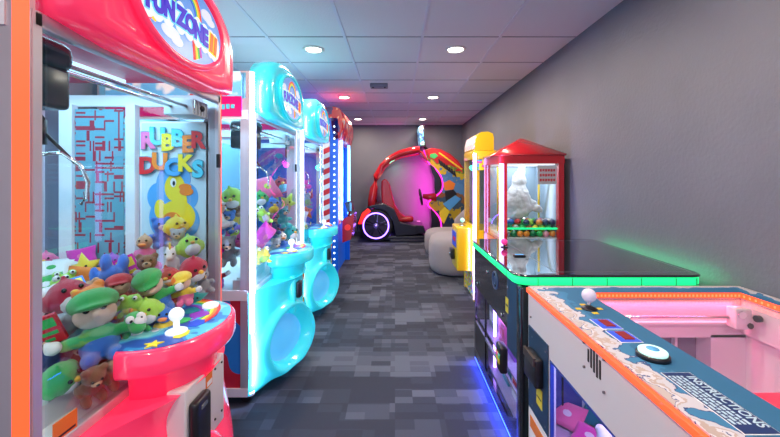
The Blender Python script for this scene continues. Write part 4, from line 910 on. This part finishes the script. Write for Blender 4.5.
# prize cartons in the window
for k, (yy, zz, c_, s, lb) in enumerate(((1.66, .11, 'magenta', .10, 'lower shelf nearest the camera'), (1.80, .11, 'white', .12, 'lower shelf beside the magenta one'), (1.97, .11, 'teal', .10, 'lower shelf farthest from the camera'), (1.62, .295, 'teal', .11, 'upper shelf nearest the camera'), (1.88, .295, 'purple', .12, 'upper shelf behind the coin slot'), (2.04, .295, 'pink', .11, 'upper shelf beside the violet tube'), (2.24, .295, 'grey', .12, 'upper shelf farthest from the camera'))):
    t2 = thing('prize_box', '%s prize box in the green-edged table, on the %s' % (c_, lb), 'prize box', (.66, yy, zz), 0, 'prize boxes in the table window')
    MB(mat('carton_'+c_, CN[c_], .4)).box((-.04, -s/2, 0), (.04, s/2, s*1.1)).build('carton', t2)
    MB(PRM[('yellow', 'red', 'white', 'pink')[k % 4]]).box((-.0415, -s*.35, s*.35), (-.039, s*.35, s*.8)).build('print', t2)

# ================================================================== WHITE CLAW TABLE (foreground right)
WX0, WX1, WY0, WY1, WZ = .54, 1.405, .30, 1.43, .815
t = thing('claw_table', 'white open-topped claw table with orange light strips and a blue instruction panel, in the foreground', 'claw table', ((WX0+WX1)/2, (WY0+WY1)/2, 0))
cx, cy = (WX0+WX1)/2, (WY0+WY1)/2
X = lambda v: v-cx
Yl = lambda v: v-cy
def cloud_mat():
    c = NB('cloud_print', .55); sp = c.n('SeparateXYZ'); c.l(c.tc.outputs['Object'], sp.inputs[0])
    n = c.noise(16, 5)
    d1 = c.math('SUBTRACT', sp.outputs[0], X(.545)); d2 = c.math('SUBTRACT', Yl(WY1)-.01, sp.outputs[1]); d3 = c.math('MULTIPLY', c.math('SUBTRACT', X(WX1), sp.outputs[0]), 1.6)
    dm = c.math('MINIMUM', d1, c.math('MINIMUM', c.math('MULTIPLY', d2, 4.0), d3))
    f = c.math('ADD', c.math('MULTIPLY', dm, -6.6), c.math('MULTIPLY', n, 1.32))
    col = c.ramp(f, [(0, (.022, .13, .27)), (.10, (.035, .18, .36)), (.30, (.02, .05, .18)), (.33, (.50, .50, .58)), (.48, (.42, .34, .32)), (.54, (.58, .57, .64)), (.60, (.05, .08, .25)), (.62, (.46, .40, .40))], True)
    c.color(col); return c.m
CLD = cloud_mat()
top = MB(CLD)
xi, xj, yi, yj = .737, 1.335, .48, 1.352
top.box((X(WX0)+.004, Yl(WY0), WZ-.022), (X(xi), Yl(WY1), WZ)); top.box((X(xi), Yl(yj), WZ-.022), (X(WX1), Yl(WY1), WZ)); top.box((X(xj), Yl(WY0), WZ-.022), (X(WX1), Yl(yj), WZ)); top.box((X(xi), Yl(WY0), WZ-.022), (X(xj), Yl(yi), WZ))
TOP = top.build('printed_rim', t)
q = MB(LEDO).box((X(WX0)-.008, Yl(WY0), WZ-.020), (X(WX0)+.004, Yl(WY1)-.01, WZ-.003), bev=.002); q.build('led_strip', t)
q = MB(LEDO).box((X(xi), Yl(yj)-.006, WZ-.020), (X(xj), Yl(yj), WZ-.002)); q.build('led_strip', t)
q = MB(LEDO).box((X(xj)-.006, Yl(yi), WZ-.020), (X(xj), Yl(yj)-.006, WZ-.002)); q.build('led_strip', t)
bead = MB(glow('led_bead', (1, .16, .06), 2.6))
for k in range(40): bead.box((X(xi)+.01+k*.0147, Yl(yj)-.0075, WZ-.015), (X(xi)+.016+k*.0147, Yl(yj)-.006, WZ-.007))
for k in range(40): bead.box((X(xj)-.0075, Yl(yi)+.01+k*.0215, WZ-.015), (X(xj)-.006, Yl(yi)+.016+k*.0215, WZ-.007))
bead.build('led_bead', t)
CW = mat('claw_white', (.78, .77, .80), .35, coat=.2)
b = MB(CW)
b.box((X(.545), Yl(WY0), .618), (X(.565), Yl(WY1), WZ-.022)); b.box((X(.545), Yl(1.228), .06), (X(.565), Yl(WY1), .62)); b.box((X(.545), Yl(WY0), .06), (X(.565), Yl(1.228), .13))
b.box((X(.545), Yl(WY1)-.02, .06), (X(WX1), Yl(WY1), .40)); b.box((X(xi), Yl(yj), .64), (X(WX1), Yl(WY1), WZ-.022)); b.box((X(.565), Yl(WY1)-.02, .39), (X(.78), Yl(WY1), WZ-.022))
b.box((X(1.22), Yl(yj)+.0, .39), (X(WX1), Yl(WY1), .65)); 
b.box((X(xi)-.02, Yl(WY0), .66), (X(xi), Yl(yj), WZ-.022))
b.box((X(WX1)-.02, Yl(WY0), .06), (X(WX1), Yl(WY1), .40)); b.box((X(xj), Yl(WY0), .66), (X(WX1), Yl(yj), WZ-.022)); b.box((X(xj)+.02, Yl(1.22), .38), (X(WX1), Yl(yj), .68))
b.box((X(.545), Yl(WY0), .06), (X(WX1), Yl(WY0)+.02, WZ-.022)); b.build('cabinet', t)
q = MB(CW).box((X(.565), Yl(WY0)+.02, .28), (X(WX1)-.02, Yl(WY1)-.02, .295), mat('floor_lilac', (.45, .43, .52), .4)); q.build('play_floor', t)
gw = mat('tinted_window', (.22, .22, .30), .25)
MB(gw).box((X(.78), Yl(WY1)-.012, .40), (X(1.22), Yl(WY1)-.006, .65)).box((X(WX1)-.012, Yl(WY0)+.02, .40), (X(WX1)-.006, Yl(1.22), .66)).build('inner_window', t)
q = MB(gw).box((X(1.12), Yl(WY1)-.03, .40), (X(1.13), Yl(WY1)-.012, .65), CW); q.build('window_bar', t)
q = MB(PRM['cyan']).box((X(WX1)-.016, Yl(1.08), .575), (X(WX1)-.012, Yl(1.10), .625)); q.cyl((X(WX1)-.012, Yl(.985), .59), (X(WX1)-.018, Yl(.985), .59), .04, m=PRM['red'], n=24); q.cyl((X(WX1)-.018, Yl(.985), .59), (X(WX1)-.020, Yl(.985), .59), .028, m=PRM['white'], n=24); q.build('window_sticker', t)
q = MB(CHR).cyl((X(xi), Yl(yj)-.04, .735), (X(xj), Yl(yj)-.04, .735), .005); q.box((X(xi), Yl(yj)-.018, .695), (X(xj), Yl(yj), .705), CW); q.build('rail', t)
q = MB(CW).box((X(1.25), Yl(yj)-.07, .70), (X(1.31), Yl(yj)-.03, .775), bev=.004); q.cyl((X(1.31), Yl(1.27), .745), (X(1.325), Yl(1.27), .745), .012, m=BLK); q.cyl((X(1.27), Yl(yj)-.075, .755), (X(1.27), Yl(yj)-.07, .755), .014, m=CHR); q.cyl((X(1.30), Yl(yj)-.075, .715), (X(1.30), Yl(yj)-.07, .715), .010, m=BLK); q.build('rail_bracket', t)
q = MB(mat('red_carriage', (.5, .02, .05), .3)).box((X(.99), Yl(.90), .296), (X(1.20), Yl(1.08), .60), bev=.012); q = q.build('prize_carriage', t)
MB(glow('carriage_light', (1, .15, .05), 4)).box((X(1.0), Yl(.935), .6), (X(1.03), Yl(1.05), .606)).build('carriage_light', q)
MB(GLASS).box((X(xi), Yl(yi), WZ-.028), (X(xj), Yl(yj), WZ-.024)).build('top_glass', t)
lamp('rim_light', 'AREA', (1.03, 1.335, WZ-.030), 1.4, (1, .08, .20), .55, rot=(math.radians(-15), 0, 0), sy=.01)
lamp('cavity_lamp', 'AREA', (1.03, 1.0, WZ-.03), 1.9, (1, .12, .40), .45, sy=.5)
lamp('cavity_lamp', 'AREA', (.73, .9, .65), 4.0, (.48, .48, 1), .03, rot=(0, math.radians(50), 0), sy=.6)
# controls
q = MB(YEL)
jx, jy = .654, 1.18
for dx, dy in ((.035, 0), (-.035, 0), (0, .038), (0, -.038)): q.prism([(X(jx)+dx-.009, Yl(jy)+dy-.007), (X(jx)+dx+.009, Yl(jy)+dy-.007), (X(jx)+dx+.009, Yl(jy)+dy+.007), (X(jx)+dx-.009, Yl(jy)+dy+.007)], 2, WZ, WZ+.0015, YEL)
q.lathe((X(jx), Yl(jy), WZ), [(.024, 0), (.024, .004), (.012, .010)], BLK); q.cyl((X(jx), Yl(jy), WZ), (X(jx), Yl(jy), WZ+.035), .006, m=CHR); q.ball((X(jx), Yl(jy), WZ+.046), .023, mat('clear_ball', (.62, .60, .72), .08, e=(.5, .45, .7), es=.25)); q.build('joystick', t)
for yy in (1.058, .975):
    q = MB(PRM['white']).box((X(.607), Yl(yy)-.036, WZ), (X(.668), Yl(yy)+.036, WZ+.001)); q.box((X(.609), Yl(yy)-.034, WZ+.001), (X(.666), Yl(yy)+.034, WZ+.0016), PRM['blue']); q.box((X(.628), Yl(yy)-.020, WZ+.0016), (X(.655), Yl(yy)+.026, WZ+.004), mat('led_digits', (.12, .01, .01), .3, e=(.8, .02, .02), es=.25)); q.build('score_display', t)
q = MB(BLK).lathe((X(.637), Yl(.865), WZ), [(.036, 0), (.036, .008), (.033, .011)]); q.lathe((X(.637), Yl(.865), WZ+.008), [(.031, 0), (.031, .009), (.026, .012), (.001, .013)], mat('button_lit', (.6, .85, .8), .2, e=(.5, .95, .85), es=.7)); q.lathe((X(.637), Yl(.865), WZ+.020), [(.014, 0), (.014, .0012), (.001, .0014)], PRM['sky']); q.build('start_button', t)
q = MB(PRM['white']).box((X(.603), Yl(.603), WZ), (X(.669), Yl(.795), WZ+.001)); q.box((X(.6045), Yl(.6045), WZ+.001), (X(.6675), Yl(.7935), WZ+.0016), mat('instruction_blue', (.012, .035, .14), .35)); q = q.build('instruction_panel', t)
z = WZ+.0018; txt = MB(mat('pale_lettering', (.45, .62, .75), .5))
txt.text('INSTRUCTIONS', .0265, (X(.655), Yl(.699), z), (0, -1, 0), (1, 0, 0), off=.0004, ext=.0003, sx=.86)
for k in range(4):
    yy = .780
    for j in range(14):
        wd = .006+.004*((j*7+k*5) % 3)
        if yy-wd < .62: break
        txt.box((X(.6345-.009*k), Yl(yy-wd), z-.0002), (X(.6395-.009*k), Yl(yy), z+.0003)); yy -= wd+.003
txt.build('instruction_lettering', q)
# aisle side face details
fx = X(.545)
q = MB(BLK)
for k, (z0, z1) in enumerate(((.742, .778), (.733, .785), (.728, .787), (.722, .783), (.725, .775))): q.box((fx-.002, Yl(.985)-k*.014-.003, z0-.002), (fx+.001, Yl(.985)-k*.014+.003, z1-.002))
q.build('speaker_slot', t)
for yy, z in ((1.40, .70), (1.005, .785), (.91, .785), (1.005, .715), (.91, .70), (1.38, .63), (1.26, .63), (1.26, .36), (1.38, .36)): MB(mat('screw_steel', (.25, .24, .26), .4, .8)).cyl((fx-.005, Yl(yy), z), (fx+.002, Yl(yy), z), .0035, n=10).build('screw', t)
q = MB(NAVY).box((fx-.004, Yl(1.240), .338), (fx+.001, Yl(1.418), .662)).build('coin_door', t)
q2 = MB(BLK).box((fx-.035, Yl(1.275), .485), (fx-.003, Yl(1.385), .59), bev=.006); q2.box((fx-.040, Yl(1.28), .565), (fx-.03, Yl(1.38), .595), mat('brown_metal', (.12, .09, .08), .35, .7)); q2.build('coin_mechanism', q)
q2 = MB(YST).box((fx-.006, Yl(1.285), .40), (fx-.004, Yl(1.335), .47)); q2.box((fx-.007, Yl(1.29), .43), (fx-.006, Yl(1.33), .435), BLK); q2.build('warning_sticker', q)
q = MB(PRM['white']).box((fx-.003, Yl(1.24), .07), (fx+.001, Yl(1.418), .333)); q.prism([(Yl(1.40), .31), (Yl(1.27), .31), (Yl(1.27), .27), (Yl(1.34), .10), (Yl(1.38), .10), (Yl(1.32), .265), (Yl(1.40), .265)], 0, fx-.005, fx-.002, ORG); q.build('number_sticker', t)
q = MB(mat('blue_gasket', (.02, .06, .35), .4)); 
for a in ((.40, .612, 1.228, .618), (.40, .13, .406, .618), (1.222, .13, 1.228, .618), (.40, .13, 1.228, .136)): q.box((fx-.002, Yl(a[0]), a[1]), (fx+.01, Yl(a[2]), a[3]))
q.build('window_gasket', t)
MB(glass('window_glass')).box((fx+.004, Yl(.40), .13), (fx+.008, Yl(1.225), .615)).build('side_window', t)
q = MB(mat('inner_blue', (.03, .06, .25), .4)).box((X(.60), Yl(1.385), .30), (X(.74), Yl(1.395), .55)); q.box((X(.66), Yl(1.38), .31), (X(.665), Yl(1.386), .54), BLK); q.cyl((X(.62), Yl(1.37), .50), (X(.62), Yl(1.386), .50), .012, m=BLK); q.build('inner_panel', t)
q = MB(CW).box((X(.565), Yl(.40), .13), (X(1.30), Yl(1.40), .14)); q.build('prize_floor', t)
n0 = len(TOYS)
WT = 'in the white claw table'
for k, m_, a, x, y, z, s, r in (('cushion', 'pink', 'white', .64, 1.33, .296, .12, (0, -.9, -2.4)), ('cushion', 'teal', 'white', .76, 1.33, .296, .12, (0, -.9, -2.4)), ('frog', 'green', 'white', .80, 1.18, .296, .16, (0, 0, -2.4)), ('bear', 'yellow', 'white', .84, 1.30, .36, .18, (0, 0, -2.4)),
        ('bear', 'purple', 'white', .73, 1.00, .296, .20, (0, 0, -2.5)), ('bear', 'white', 'tan', .68, 1.10, .296, .16, (0, 0, -2.5)), ('bird', 'pink', 'white', .70, .80, .296, .17, (0, 0, -2.6)), ('bear', 'tan', 'white', .72, .60, .296, .2, (0, 0, PI)), ('cushion', 'magenta', 'white', .66, 1.22, .296, .12, (0, -1.2, -2.4))):
    toy(k, m_, a, (x, y, z), s, r, WT, 'plush toys in the white claw table')
label_toys(TOYS[n0:])
